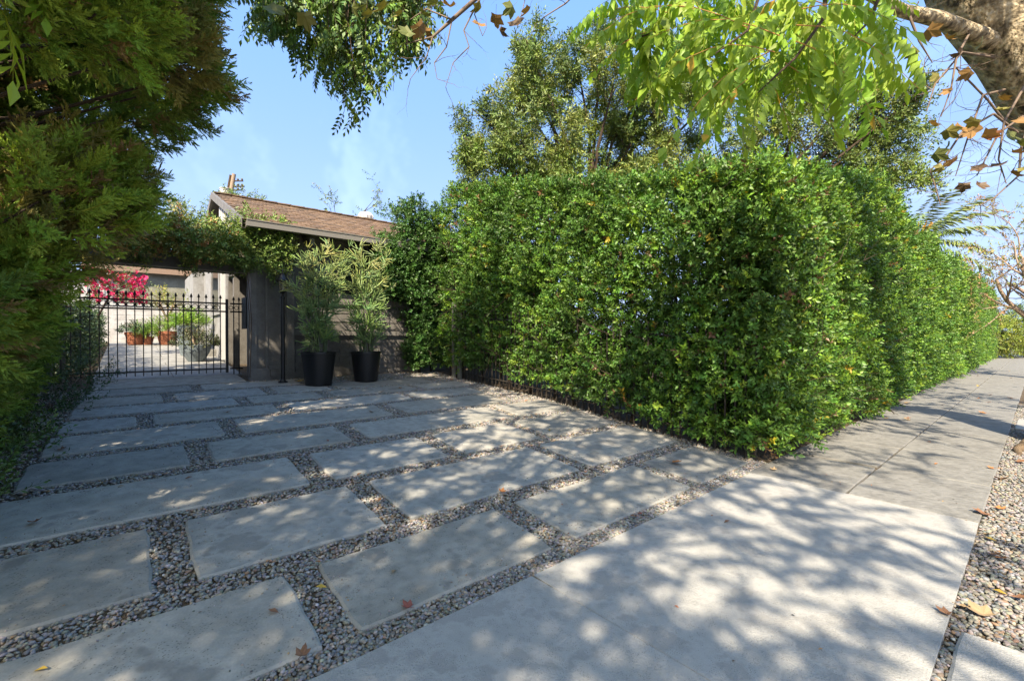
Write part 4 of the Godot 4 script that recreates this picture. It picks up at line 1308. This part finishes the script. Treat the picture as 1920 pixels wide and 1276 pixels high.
	for s in 2:
		st = begin()
		var a := P(1.40, ey - 0.12, ev if s == 0 else 2 * rvv - ev); var b := P(1.40, ry - 0.12, rvv)
		quad(st, a, b, b + Vector3(0, 0.15, 0), a + Vector3(0, 0.15, 0), Vector3.LEFT)
		quad(st, a + Vector3(0.05, 0, 0), b + Vector3(0.05, 0, 0), b + Vector3(0.05, 0.15, 0), a + Vector3(0.05, 0.15, 0), Vector3.RIGHT)
		quad(st, a + Vector3(0, 0.15, 0), b + Vector3(0, 0.15, 0), b + Vector3(0.05, 0.15, 0), a + Vector3(0.05, 0.15, 0), Vector3.UP)
		quad(st, a, b, b + Vector3(0.05, 0, 0), a + Vector3(0.05, 0, 0), Vector3.DOWN)
		put("rake_board", st.commit(), tr, h)
	# roof vent
	var rv2 := thing("roof_vent", "small ribbed metal vent on the shingle ridge", "vent", P(5.05, 4.50, 12.25))
	st = begin()
	lathe(st, [[0.10, -0.1], [0.10, 0.06], [0.19, 0.1], [0.2, 0.18], [0.14, 0.27], [0.0, 0.3]], 20)
	put("dome", st.commit(), mats.galvanised, rv2)
	for k in 14:
		var a := TAU * k / 14.0
		st = begin()
		tube(st, [Vector3(cos(a) * 0.195, 0.09, sin(a) * 0.195), Vector3(cos(a) * 0.21, 0.18, sin(a) * 0.21), Vector3(cos(a) * 0.15, 0.27, sin(a) * 0.15)], [0.008, 0.008, 0.006], 4)
		put("rib", st.commit(), mats.white_paint, rv2)

# ---------- gate, fence, lamp ----------
func finial(st: SurfaceTool, at: Vector3) -> void:
	lathe(st, [[0.008, 0.0], [0.014, 0.012], [0.007, 0.02], [0.018, 0.04], [0.008, 0.065], [0.0, 0.085]], 6, at)
	tube(st, [at + Vector3(-0.026, 0.012, 0), at + Vector3(-0.018, 0.03, 0), at], [0.004, 0.005, 0.005], 4)
	tube(st, [at + Vector3(0.026, 0.012, 0), at + Vector3(0.018, 0.03, 0), at], [0.004, 0.005, 0.005], 4)

func build_ironwork() -> void:
	rng.seed = 22
	var gv := 9.62
	var g0 := gy(gv)
	var gate := thing("driveway_gate", "black iron driveway gate with spear points and a band of rings", "gate")
	for k in 18:
		var st := begin()
		var at := P(-0.58 + k * 0.108, 0, gv)
		bar(st, at + Vector3(-0.007, g0 + 0.03, -0.007), at + Vector3(0.007, 1.985, 0.007))
		var b := put("picket", st.commit(), mats.iron, gate)
		var f := begin()
		finial(f, at + Vector3(0, 1.985, 0))
		put("spear_point", f.commit(), mats.iron, b)
	for y in [g0 + 0.09, 1.75, 1.895]:
		boxm("rail", mats.iron, gate, Vector3(-0.62, y, gv - 0.016), Vector3(1.34, y + 0.026, gv + 0.016))
	for k in 17:
		var tm := TorusMesh.new()
		tm.inner_radius = 0.038; tm.outer_radius = 0.05; tm.rings = 16; tm.ring_segments = 6
		var o := put("ring", tm, mats.iron, gate, P(-0.526 + k * 0.108, 1.835, gv))
		o.rotation.x = PI / 2
	boxm("gate_stile", mats.iron, gate, Vector3(1.335, g0 + 0.03, gv - 0.02), Vector3(1.375, 1.99, gv + 0.02))
	var side := thing("gate_side_panel", "narrow fixed iron panel of old flaking pickets between gate and house", "fence panel")
	for k in 2:
		var st := begin()
		var at := P(1.455 + k * 0.085, 0, gv - 0.04)
		bar(st, at + Vector3(-0.008, g0 - 0.02, -0.008), at + Vector3(0.008, 1.96, 0.008))
		finial(st, at + Vector3(0, 1.96, 0))
		put("picket", st.commit(), mats.old_iron, side)
	for y in [g0 + 0.09, 1.75, 1.895]:
		boxm("rail", mats.old_iron, side, Vector3(1.40, y, gv - 0.055), Vector3(1.60, y + 0.026, gv - 0.025))
	boxm("latch_post", mats.old_iron, side, Vector3(1.585, 1.45, 9.2), Vector3(1.625, 2.02, 9.6))
	for k in 2:
		var tm := TorusMesh.new()
		tm.inner_radius = 0.026; tm.outer_radius = 0.037; tm.rings = 14; tm.ring_segments = 6
		var o := put("ring", tm, mats.old_iron, side, P(1.412 + k * 0.088, 1.835, gv - 0.04))
		o.rotation.x = PI / 2
	# fence left of the gate
	var lf := thing("iron_fence", "short run of black iron pickets under the junipers beside the gate", "fence")
	for k in 9:
		var st := begin()
		var at := P(-1.55 + k * 0.108, 0, gv)
		bar(st, at + Vector3(-0.007, gy(gv) - 0.05, -0.007), at + Vector3(0.007, 1.985, 0.007))
		finial(st, at + Vector3(0, 1.985, 0))
		put("picket", st.commit(), mats.iron, lf)
	for y in [g0 + 0.09, 1.75, 1.895]:
		boxm("rail", mats.iron, lf, Vector3(-1.6, y, gv - 0.014), Vector3(-0.64, y + 0.026, gv + 0.014))
	# fence at the foot of the hedge
	var fc := thing("iron_fence", "low grey iron fence half buried in the corner hedge along the driveway", "fence")
	for k in 56:
		var v := 1.92 + k * 0.107
		var st := begin()
		var at := P(4.99 + 0.003 * sin(k), 0, v)
		bar(st, at + Vector3(-0.008, gy(v) - 0.05, -0.008), at + Vector3(0.008, gy(v) + 1.35, 0.008))
		put("picket", st.commit(), mats.old_iron, fc)
	for q in [0.13, 1.2]:
		for s in [[1.9, 5.0], [5.0, 7.95]]:
			var st := begin()
			tube(st, [P(4.99, gy(s[0]) + q, s[0]), P(4.99, gy(s[1]) + q, s[1])], [0.014, 0.014], 4)
			put("rail", st.commit(), mats.old_iron, fc)
	for q in [[7.62, 1.5], [7.42, 1.3]]:
		boxm("post", mats.galvanised_dull, fc, Vector3(4.93, gy(q[0]) - 0.06, q[0] - 0.035), Vector3(5.0, gy(q[0]) + q[1], q[0] + 0.035))
	# post lamp
	var g := on_ground(530, 717)
	var lamp := thing("lamp_post", "slim black post lantern standing on the paving beside the house pier", "lamp", g)
	var st2 := begin()
	lathe(st2, [[0.0, 0.0], [0.075, 0.0], [0.075, 0.015], [0.05, 0.03], [0.038, 0.05], [0.033, 0.06], [0.033, 1.40], [0.04, 1.405], [0.04, 1.44], [0.02, 1.46], [0.02, 1.50], [0.0, 1.5]], 16)
	put("pole", st2.commit(), mats.black_plastic, lamp)
	st2 = begin()
	lathe(st2, [[0.0, 1.495], [0.03, 1.495], [0.05, 1.515], [0.05, 1.53], [0.0, 1.531]], 12)
	put("lantern_base", st2.commit(), mats.black_plastic, lamp)
	st2 = begin()
	lathe(st2, [[0.046, 1.532], [0.07, 1.70]], 6)
	put("glass", st2.commit(), mats.lamp_glass, lamp)
	for k in 6:
		var a := TAU * k / 6.0
		st2 = begin()
		tube(st2, [Vector3(cos(a) * 0.048, 1.53, sin(a) * 0.048), Vector3(cos(a) * 0.073, 1.702, sin(a) * 0.073)], [0.005, 0.005], 4)
		put("glazing_bar", st2.commit(), mats.black_plastic, lamp)
	st2 = begin()
	lathe(st2, [[0.014, 1.531], [0.016, 1.56], [0.022, 1.60], [0.012, 1.64], [0.0, 1.645]], 10)
	put("bulb", st2.commit(), mats.white_paint, lamp)
	st2 = begin()
	lathe(st2, [[0.0, 1.70], [0.108, 1.70], [0.112, 1.712], [0.07, 1.76], [0.045, 1.80], [0.038, 1.83], [0.014, 1.84], [0.012, 1.86], [0.02, 1.87], [0.008, 1.89], [0.0, 1.905]], 14)
	put("cap", st2.commit(), mats.black_plastic, lamp)
	# beam over the gateway
	var bm := thing("gate_beam", "dark timber beam over the gateway carrying the vine", "beam")
	boxm("beam", mats.dark_wood, bm, Vector3(-1.0, 2.42, 9.0), Vector3(1.57, 2.62, 9.16))
	boxm("beam", mats.dark_wood, bm, Vector3(-1.0, 2.44, 9.42), Vector3(1.57, 2.62, 9.54))
	boxm("post", mats.dark_wood, bm, Vector3(-0.98, 0.5, 9.02), Vector3(-0.84, 2.415, 9.15))
	for k in 7: boxm("cross_slat", mats.dark_wood, bm, Vector3(-0.9 + k * 0.38, 2.625, 8.85), Vector3(-0.84 + k * 0.38, 2.70, 9.7))

# ---------- potted plants ----------
func pot_shape(prof: Array) -> ArrayMesh:
	var st := begin()
	lathe(st, prof, 28)
	return st.commit()

func stick_cluster() -> ArrayMesh:
	var st := begin()
	for i in 7:
		var a := i * 2.4
		var d := (Vector3(cos(a) * 0.8, 1.0, sin(a) * 0.7) + rv(0.25)).normalized()
		var b := Vector3(0, 0.06 * i / 7.0, 0)
		var l := rng.randf_range(0.10, 0.20)
		var m := b + d * l * 0.55
		var tip := m + (d + Vector3.UP * 0.7).normalized() * l * 0.5
		st.set_color(Color(0.8, 0.85, 0.9))
		tube(st, [b, m], [0.0068, 0.0064], 4, false)
		st.set_color(Color(1.25, 1.05, 0.9))
		tube(st, [m, tip], [0.0064, 0.0042], 4, false)
	return st.commit()

func build_pots() -> void:
	rng.seed = 23
	var sc := stick_cluster()
	for q in [[597, 721, 0.275, 0.55, 1.98, "tall pencil-stemmed plant in black pot beside the post lantern"], [686, 714, 0.262, 0.53, 1.9, "tall pencil-stemmed plant in black pot beside the hedge"]]:
		var g := on_ground(q[0], q[1])
		var o := thing("potted_plant", q[5], "potted plant", g, "black pots by the house wall")
		var r: float = q[2]; var hh: float = q[3]
		put("pot", pot_shape([[0.0, 0.0], [r * 0.74, 0.0], [r * 0.76, 0.012], [r * 0.97, hh - 0.03], [r * 1.02, hh - 0.028], [r * 1.02, hh], [r * 0.96, hh], [r * 0.93, hh - 0.06], [0.0, hh - 0.06]]), mats.black_plastic, o)
		put("soil", pot_shape([[0.0, hh - 0.045], [r * 0.9, hh - 0.055]]), mats.soil, o)
		var xf := []; var cols := []
		var tips := []
		for i in 9:
			var a := i * 2.4
			var st := begin()
			var p := Vector3(cos(a) * r * 0.4, hh - 0.07, sin(a) * r * 0.4)
			var top: float = q[4] * rng.randf_range(0.6, 0.98)
			var pts := [p]; var rr := [0.013]
			for k in 6:
				var t := (k + 1) / 6.0
				pts.append(Vector3(cos(a) * (r * 0.4 + 0.11 * t * t), hh - 0.07 + top * t * 0.95, sin(a) * (r * 0.4 + 0.11 * t * t)) + rv(0.03))
				rr.append(0.013 - 0.008 * t)
			tube(st, pts, rr, 5, false)
			put("stem", st.commit(), mats.green_stem, o)
			for k in range(1, 7):
				var m := 2 + int(k * 0.5)
				for j in m:
					var off := rdir() * (0.04 + 0.035 * k)
					var pp: Vector3 = pts[k] + off * Vector3(1, 0.8, 1)
					if pp.y < hh - 0.02: pp.y = hh + 0.02
					var out := Vector3(pp.x, 0.0, pp.z).normalized()
					xf.append(Transform3D(toward((Vector3.UP * 0.8 + out * 0.6 + rv(0.95)).normalized(), rng.randf() * TAU, rng.randf_range(0.7, 1.25)), pp))
					var hot := clampf((k - 3.5) / 4.0, 0.0, 1.0) * rng.randf()
					cols.append(vary(Color(0.25, 0.37, 0.12).lerp(Color(0.50, 0.35, 0.14), hot * 0.7), 0.25))
		scatter("sticks", sc, mats.stalk, o, xf, cols)
	# courtyard pots
	var rosette := sprig(9, 0.08, 0.06, 0.022, 0.95, 0.004)
	var fern := sprig(12, 0.16, 0.10, 0.012, 0.7, 0.002)
	for q in [[253, 646, 0.24, 0.36, "terracotta pot of dark succulents against the white wall", "terracotta", 0], [276, 646, 0.16, 0.24, "small terracotta pot of ferny green plants", "terracotta", 1], [313, 646, 0.26, 0.40, "large terracotta pot with a bare-branched little tree", "terracotta", 1], [367, 677, 0.29, 0.36, "blue-grey bowl planter with a jade plant in the courtyard", "blue_grey_glaze", 2], [352, 666, 0.22, 0.72, "tall blue-grey planter with feathery green plant behind the bowl", "blue_grey_glaze", 3]]:
		var g := on_ground(q[0], q[1])
		var o := thing("courtyard_planter", q[4], "planter", g, "planters in the courtyard")
		var r: float = q[2]; var hh: float = q[3]
		if q[6] < 2:
			put("pot", pot_shape([[0.0, 0.0], [r * 0.7, 0.0], [r * 0.93, hh * 0.78], [r, hh * 0.78], [r, hh], [r * 0.9, hh], [r * 0.88, hh - 0.05], [0, hh - 0.05]]), mats[q[5]], o)
		elif q[6] == 2:
			put("pot", pot_shape([[0.0, 0.0], [r * 0.5, 0.0], [r * 0.68, hh * 0.25], [r * 0.9, hh * 0.6], [r, hh * 0.97], [r * 0.98, hh], [r * 0.9, hh], [r * 0.85, hh - 0.05], [0, hh - 0.05]]), mats[q[5]], o)
		else:
			put("pot", pot_shape([[0.0, 0.0], [r * 0.66, 0.0], [r * 0.85, hh * 0.3], [r, hh], [r * 0.9, hh], [r * 0.85, hh - 0.05], [0, hh - 0.05]]), mats[q[5]], o)
		var xf := []; var cols := []
		var n: int = [90, 110, 130, 150][q[6]]
		var tall: float = [0.28, 0.35, 0.38, 0.25][q[6]]
		for i in n:
			var d := rdir(); d.y = absf(d.y)
			var p := Vector3(d.x * r * 1.25, hh - 0.02 + d.y * tall * rng.randf_range(0.3, 1.0), d.z * r * 1.25)
			xf.append(Transform3D(toward((d + Vector3.UP * 0.4 + rv(0.4)).normalized(), rng.randf() * TAU, rng.randf_range(0.9, 1.5)), p))
			cols.append(vary([Color(0.05, 0.10, 0.04), Color(0.15, 0.25, 0.03), Color(0.07, 0.085, 0.035), Color(0.17, 0.30, 0.03)][q[6]], 0.3))
		var stx := begin()
		for i in 7:
			var d := rdir(); d.y = absf(d.y) + 0.6
			tube(stx, [Vector3(0, hh - 0.06, 0), Vector3(d.x * r * 0.5, hh + tall * 0.5, d.z * r * 0.5), Vector3(d.x * r, hh + tall * 0.9, d.z * r)], [0.018, 0.012, 0.006], 5, false)
		put("stem", stx.commit(), mats.pale_bark, o)
		scatter("foliage", rosette if q[6] in [0, 2] else fern, mats.tree_leaf, o, xf, cols)
		if q[0] == 313:
			var br := begin(); var tips := []
			for i in 5: limb(br, tips, Vector3(0, hh + 0.35, 0), Vector3(cos(i * 1.26) * 0.5, 1, sin(i * 1.26) * 0.5), 0.6, 0.03, 1, 3, 0.1, 0.15, 0)
			tube(br, [Vector3(0.02, hh - 0.05, 0), Vector3(0, hh + 0.37, 0)], [0.05, 0.035], 7, false)
			put("branches", br.commit(), mats.pale_bark, o).set_meta("kind", "stuff")
			xf = []; cols = []
			for t in tips:
				if rng.randf() < 0.4: continue
				xf.append(Transform3D(toward(t[1] + rv(0.5), rng.randf() * TAU, rng.randf_range(0.9, 1.5)), t[0]))
				cols.append(vary(Color(0.26, 0.28, 0.06), 0.25))
			scatter("foliage", sprig(7, 0.1, 0.12, 0.03, 0.9), mats.tree_leaf, o, xf, cols)
	var blk := thing("stone_block", "small grey block on the courtyard floor beside the bowl planter", "block")
	var bg := on_ground(398, 668)
	boxm("block", mats.old_concrete, blk, Vector3(bg.x - 0.13, bg.y, -bg.z), Vector3(bg.x + 0.16, bg.y + 0.17, -bg.z + 0.25))

# ---------- vine, bougainvillea, courtyard backdrop ----------
func build_vines() -> void:
	rng.seed = 24
	var sp := [sprig(9, 0.17, 0.055, 0.024, 0.8), sprig(8, 0.14, 0.05, 0.022, 0.85)]
	var o := thing("flowering_vine", "leafy vine with yellow and rust tinted leaves spilling over the gate beam", "vine")
	var st := begin()
	for i in 2:
		tube(st, [P(1.52 + 0.03 * i, 0.62, 8.66), P(1.55 + 0.03 * i, 1.6, 8.68), P(1.5 + 0.02 * i, 2.5, 8.7), P(1.3 - 0.35 * i, 2.8, 9.0)], [0.008, 0.007, 0.006, 0.004], 4, false)
	put("stem", st.commit(), mats.twig, o).set_meta("kind", "stuff")
	var xf := [[], []]; var cols := [[], []]
	var nz := FastNoiseLite.new()
	nz.seed = 5; nz.frequency = 0.9
	for i in 5200:
		var u := rng.randf_range(-0.15, 2.25)
		var v := rng.randf_range(8.45, 9.55)
		var top := 3.15 + 0.35 * nz.get_noise_2d(u * 2.2, v) + 0.25 * smoothstep(0.6, 1.6, u)
		var bot := 2.55 + 0.28 * nz.get_noise_2d(u * 3.0, 30.0) - 0.25 * smoothstep(1.5, 2.0, u) * float(v < 8.8) + 0.2 * smoothstep(2.0, 2.3, u)
		if u < 0.2: top -= (0.2 - u) * 0.8
		if v > 9.1: top -= (v - 9.1) * 0.5
		if v < 8.7: top -= (8.7 - v) * 1.1
		var y := rng.randf_range(bot, top)
		if nz.get_noise_3d(u * 4.0, y * 4.0, v * 3.0) < -0.28: continue
		var k := rng.randi() % 2
		xf[k].append(Transform3D(toward((Vector3(-0.2, 0.0, 0.6) + rdir()).normalized(), rng.randf() * TAU, rng.randf_range(0.8, 1.2)), P(u, y, v)))
		var warm := clampf((1.5 - u) * 1.2, 0.0, 1.0) * rng.randf()
		var c := Color(0.17, 0.26, 0.055)
		if rng.randf() < warm: c = [Color(0.38, 0.33, 0.07), Color(0.42, 0.19, 0.07), Color(0.26, 0.30, 0.06), Color(0.48, 0.40, 0.14)][rng.randi() % 4]
		cols[k].append(vary(c, 0.3))
	for k in 2: scatter("foliage", sp[k], mats.tree_leaf, o, xf[k], cols[k])
	# bougainvillea
	var b := thing("bougainvillea", "magenta bougainvillea hanging over the courtyard fence", "bougainvillea")
	st = begin()
	tube(st, [P(-0.75, 0.85, 13.6), P(-0.6, 1.6, 13.6), P(-0.3, 2.3, 13.5), P(0.1, 2.5, 13.4)], [0.03, 0.025, 0.018, 0.008], 5, false)
	put("stem", st.commit(), mats.bark, b)
	xf = [[], []]; cols = [[], []]
	var petal := sprig(7, 0.07, 0.05, 0.04, 0.9)
	for i in 330:
		var p := P(rng.randf_range(-0.75, 0.3), 0, rng.randf_range(13.0, 14.0))
		var mid := 2.45 - 0.1 * p.x
		p.y = mid + rng.randf_range(-0.38, 0.3)
		var k := 0 if rng.randf() < 0.62 else 1
		xf[k].append(Transform3D(toward((Vector3(0.2, 0.2, 0.7) + rdir()).normalized(), rng.randf() * TAU, rng.randf_range(0.8, 1.4)), p))
		cols[k].append(vary(Color(0.62, 0.02, 0.14), 0.3) if k == 0 else vary(Color(0.07, 0.13, 0.03), 0.3))
	scatter("flowers", petal, mats.petal, b, xf[0], cols[0])
	scatter("foliage", sp[0], mats.tree_leaf, b, xf[1], cols[1])
	# ivy along the court's fence
	var iv := thing("ivy_fence", "ivy-covered fence along the courtyard edge behind the gate", "hedge")
	xf = [[], []]; cols = [[], []]
	for i in 2600:
		var v := rng.randf_range(9.9, 17.0)
		var y := gy(v) + rng.randf_range(0.0, 1.15 if v < 12.5 else 0.9)
		var k := rng.randi() % 2
		xf[k].append(Transform3D(toward((Vector3(0.8, 0.2, 0.3) + rdir()).normalized(), rng.randf() * TAU, rng.randf_range(0.8, 1.3)), P(-0.62 - 0.4 * rng.randf(), y, v)))
		cols[k].append(vary(Color(0.05, 0.095, 0.03), 0.3))
	for k in 2: scatter("foliage", sp[k], mats.tree_leaf, iv, xf[k], cols[k])
	for k in 5: boxm("post", mats.dark_wood, iv, Vector3(-0.85, gy(10.0 + k * 1.7) - 0.1, 10.0 + k * 1.7), Vector3(-0.78, gy(10.0 + k * 1.7) + 1.1, 10.07 + k * 1.7))

func build_backdrop() -> void:
	rng.seed = 25
	var w := thing("white_fence", "white painted board fence closing the far side of the courtyard", "fence")
	for k in 8: boxm("board", mats.white_paint, w, Vector3(-2.2, 1.12 + k * 0.142, 18.0 + 0.004 * (k % 2)), Vector3(1.56, 1.255 + k * 0.142, 18.03 + 0.004 * (k % 2)))
	boxm("cap", mats.white_paint, w, Vector3(-2.2, 2.262, 17.97), Vector3(1.56, 2.31, 18.07))
	for k in 4: boxm("post", mats.white_paint, w, Vector3(-2.1 + k * 1.15, 1.0, 18.045), Vector3(-2.0 + k * 1.15, 2.258, 18.12))
	var n := thing("neighbour_house", "pale olive house with lap siding beyond the white fence", "house")
	for k in 14: boxm("siding_board", mats.beige_siding, n, Vector3(-1.0, 1.0 + k * 0.2, 22.0), Vector3(6.0, 1.205 + k * 0.2, 22.03 + 0.012 * (k % 2)))
	boxm("wall", mats.beige_siding, n, Vector3(-1.0, 0.9, 22.05), Vector3(6.0, 3.78, 28.0))
	var st := begin()
	quad(st, P(-1.3, 3.7, 21.7), P(6.3, 3.7, 21.7), P(6.3, 5.0, 25.0), P(-1.3, 5.0, 25.0), Vector3.UP)
	quad(st, P(-1.3, 3.7, 28.3), P(6.3, 3.7, 28.3), P(6.3, 5.0, 25.0), P(-1.3, 5.0, 25.0), Vector3.UP)
	put("roof", st.commit(), mats.shingle_1, n)
	var nw := thing("white_shed", "white ribbed shed wall seen past the junipers beside the bougainvillea", "shed")
	for k in 16: boxm("panel", mats.white_paint, nw, Vector3(-3.6 + k * 0.2, 0.8, 19.4 + 0.02 * (k % 2)), Vector3(-3.404 + k * 0.2, 3.3, 19.45 + 0.02 * (k % 2)))
	boxm("roof", mats.white_paint, nw, Vector3(-3.7, 3.305, 19.2), Vector3(-0.3, 3.36, 21.5))
	boxm("wall", mats.white_paint, nw, Vector3(-3.6, 0.8, 19.48), Vector3(-0.4, 3.3, 21.4))
	# utility pole
	var up := thing("utility_pole", "weathered utility pole with transformer and crossarms beyond the roof", "utility pole")
	var d := 30.0
	var top := pix(440, 327, d); var low := pix(432, 372, d)
	st = begin()
	var dir := (top - low).normalized()
	var foot := low - dir * (low.y - 1.0) / dir.y
	tube(st, [foot, low, top], [0.17, 0.14, 0.12], 10)
	put("pole", st.commit(), mats.pale_bark, up)
	st = begin()
	var l2 := pix(426, 372, d); var t2 := pix(434, 329, d)
	tube(st, [l2, t2], [0.1, 0.09], 8)
	put("brace_pole", st.commit(), mats.bark, up)
	for q in [[340, 14], [350, 16], [357, 12]]:
		st = begin()
		var c := pix(440, q[0], d)
		var s := P(0.75, 0, -0.65).normalized()
		tube(st, [c - s * 0.25, c + s * q[1] / 28.0 * 1.2], [0.06, 0.06], 4)
		put("crossarm", st.commit(), mats.bark, up)
		for j in 2:
			st = begin()
			var e: Vector3 = c + s * (0.25 + j * 0.28) + Vector3.UP * 0.06
			lathe(st, [[0.0, 0.0], [0.05, 0.0], [0.08, 0.05], [0.05, 0.1], [0.0, 0.14]], 8, e)
			put("insulator", st.commit(), mats.dark_wood, up)
	st = begin()
	lathe(st, [[0.0, -0.45], [0.3, -0.45], [0.33, -0.4], [0.33, 0.35], [0.36, 0.36], [0.36, 0.4], [0.15, 0.48], [0.0, 0.48]], 16, pix(424, 366, d - 0.4))
	put("transformer", st.commit(), mats.white_paint, up)

# ---------- fallen leaves ----------
func build_litter() -> void:
	rng.seed = 26
	var lv := [lobed(0.11, 0.45), lobed(0.062, 0.6), leaf_mesh(0.055, 0.026)]
	var tt := tints(mats.dry_leaf, [Color(0.38, 0.16, 0.05), Color(0.22, 0.11, 0.055), Color(0.45, 0.30, 0.04), Color(0.34, 0.24, 0.13), Color(0.26, 0.08, 0.055)])
	var where := [[1258, 868, 0, 0, "large curled orange leaf on the slab by the hedge corner"], [556, 716, 0, 2, "mustard yellow leaf lying at the foot of a black pot"], [85, 1262, 2, 2, "narrow yellow leaf on the big front slab"], [560, 1243, 1, 1, "brown curled leaf in the gravel beside the front slab"], [1450, 884, 1, 3, "tan leaf at the meeting of sidewalk and gravel by the hedge"], [1863, 1167, 0, 3, "large tan leaf on the parkway gravel"], [1030, 806, 2, 2, "small bright yellow leaf on the slab beside the fence"]]
	for q in where:
		var g := on_ground(q[0], q[1])
		var o := put("fallen_leaf", lv[q[2]], tt[q[3]], self)
		o.transform = Transform3D(Basis(Vector3.UP, rng.randf() * TAU) * Basis(Vector3.RIGHT, rng.randf_range(-0.2, 0.2)), g + Vector3.UP * 0.012)
		tag(o, q[4], "leaf")
	var some := [[937, 838, 1, 1], [940, 926, 1, 0], [983, 753, 1, 0], [700, 774, 1, 1], [422, 775, 1, 1], [545, 807, 2, 4], [612, 826, 2, 4], [677, 889, 2, 0], [714, 936, 2, 0], [760, 705, 2, 4], [728, 721, 2, 4], [747, 729, 1, 1], [714, 736, 1, 1], [950, 960, 2, 0], [985, 979, 2, 0], [590, 1106, 2, 2], [770, 1146, 1, 4], [1205, 967, 2, 4], [1181, 970, 2, 1], [112, 846, 1, 1], [215, 915, 2, 3], [845, 713, 1, 0], [360, 897, 2, 1], [1370, 979, 2, 1], [70, 980, 1, 1], [600, 1060, 2, 0], [735, 1080, 2, 3], [500, 1150, 2, 1]]
	for q in some:
		var g := on_ground(q[0], q[1])
		var o := put("fallen_leaf", lv[q[2]], tt[q[3]], self)
		o.transform = Transform3D(Basis(Vector3.UP, rng.randf() * TAU) * Basis(Vector3.RIGHT, rng.randf_range(-0.3, 0.3)), g + Vector3.UP * 0.01)
		tag(o, "small dry reddish-brown leaf fallen on the driveway slabs or joints", "leaf", "leaves fallen on the driveway")
	for q in [[1695, 756, 0, 3], [1662, 786, 1, 3], [1705, 789, 0, 3], [1700, 785, 1, 1], [1852, 776, 0, 0], [1855, 741, 1, 0], [1835, 748, 1, 0], [1852, 755, 1, 1], [1903, 748, 0, 0], [1740, 828, 2, 1], [1765, 760, 1, 1], [1893, 696, 1, 3], [1845, 684, 1, 0], [1835, 705, 1, 0], [1832, 724, 1, 2], [1895, 709, 1, 1], [1760, 870, 2, 0], [1550, 820, 2, 0], [1860, 690, 1, 3]]:
		var g := on_ground(q[0], q[1])
		var o := put("fallen_leaf", lv[q[2]], tt[q[3]], self)
		o.transform = Transform3D(Basis(Vector3.UP, rng.randf() * TAU) * Basis(Vector3.RIGHT, rng.randf_range(-0.3, 0.3)), g + Vector3.UP * 0.012)
		tag(o, "dry tan plane leaf fallen on the old sidewalk panels", "leaf", "leaves fallen on the sidewalk")
	for q in [[1862, 1040, 1, 1], [1850, 962, 0, 1], [1843, 1002, 1, 3], [1880, 1048, 1, 0], [1872, 955, 1, 0], [1890, 900, 0, 1], [1905, 865, 0, 1], [1868, 880, 1, 0], [1850, 1010, 2, 2], [1790, 1160, 1, 1], [1800, 1140, 1, 3], [1905, 1120, 1, 1], [1865, 1110, 2, 2]]:
		var g := on_ground(q[0], q[1])
		var o := put("fallen_leaf", lv[q[2]], tt[q[3]], self)
		o.transform = Transform3D(Basis(Vector3.UP, rng.randf() * TAU) * Basis(Vector3.RIGHT, rng.randf_range(-0.3, 0.3)), g + Vector3.UP * 0.006)
		tag(o, "dry brown plane leaf fallen on the parkway gravel", "leaf", "leaves fallen on the parkway gravel")
	# crumbs of leaf litter along the joints and the hedge foot
	var xf := []; var cols := []
	for i in 900:
		var u := rng.randf_range(-1.2, 5.2); var v := rng.randf_range(1.8, 8.6)
		if rng.randf() < 0.55: u = 4.75 + 0.35 * rng.randf()
		if rng.randf() < 0.15: v = rng.randf_range(0.3, 1.7)
		if on_slab(u, v) and rng.randf() < 0.75: continue
		var lift := 0.004 if on_slab(u, v) else -0.012
		xf.append(Transform3D(Basis(Vector3.UP, rng.randf() * TAU) * Basis(rdir(), rng.randf() * 0.4) * Basis.from_scale(Vector3.ONE * rng.randf_range(0.2, 0.5)), P(u, gy(v) + lift, v)))
		cols.append(vary([Color(0.30, 0.11, 0.04), Color(0.16, 0.08, 0.04), Color(0.36, 0.22, 0.08), Color(0.07, 0.05, 0.035)][rng.randi() % 4], 0.3))
	var o := scatter("leaf_litter", lv[2], mats.dry_leaf, self, xf, cols)
	tag(o, "crumbled brown leaf litter in the joints and under the hedge", "leaf litter")

func _ready() -> void:
	rng.seed = 20240611
	CU = cos(deg_to_rad(YAW))
	SU = sin(deg_to_rad(YAW))
	set_stage()
	make_materials()
	mat("rachis", lin(0.42, 0.20, 0.05), 0.6)
	mat("plane_twig", lin(0.16, 0.115, 0.085), 0.8)
	mat("palm_green", lin(0.13, 0.19, 0.045), 0.6)
	mat("palm_olive", lin(0.19, 0.23, 0.06), 0.6)
	mat("palm_orange", lin(0.5, 0.26, 0.04), 0.6)
	mat("green_stem", lin(0.09, 0.12, 0.05), 0.6)
	mat("galvanised_dull", lin(0.20, 0.20, 0.18), 0.7)
	build_ground()
	build_gravel()
	build_house()
	build_ironwork()
	build_hedges()
	build_junipers()
	build_compound_tree()
	build_plane_tree()
	build_trees()
	build_backdrop()
	build_vines()
	build_pots()
	build_low_plants()
	build_litter()
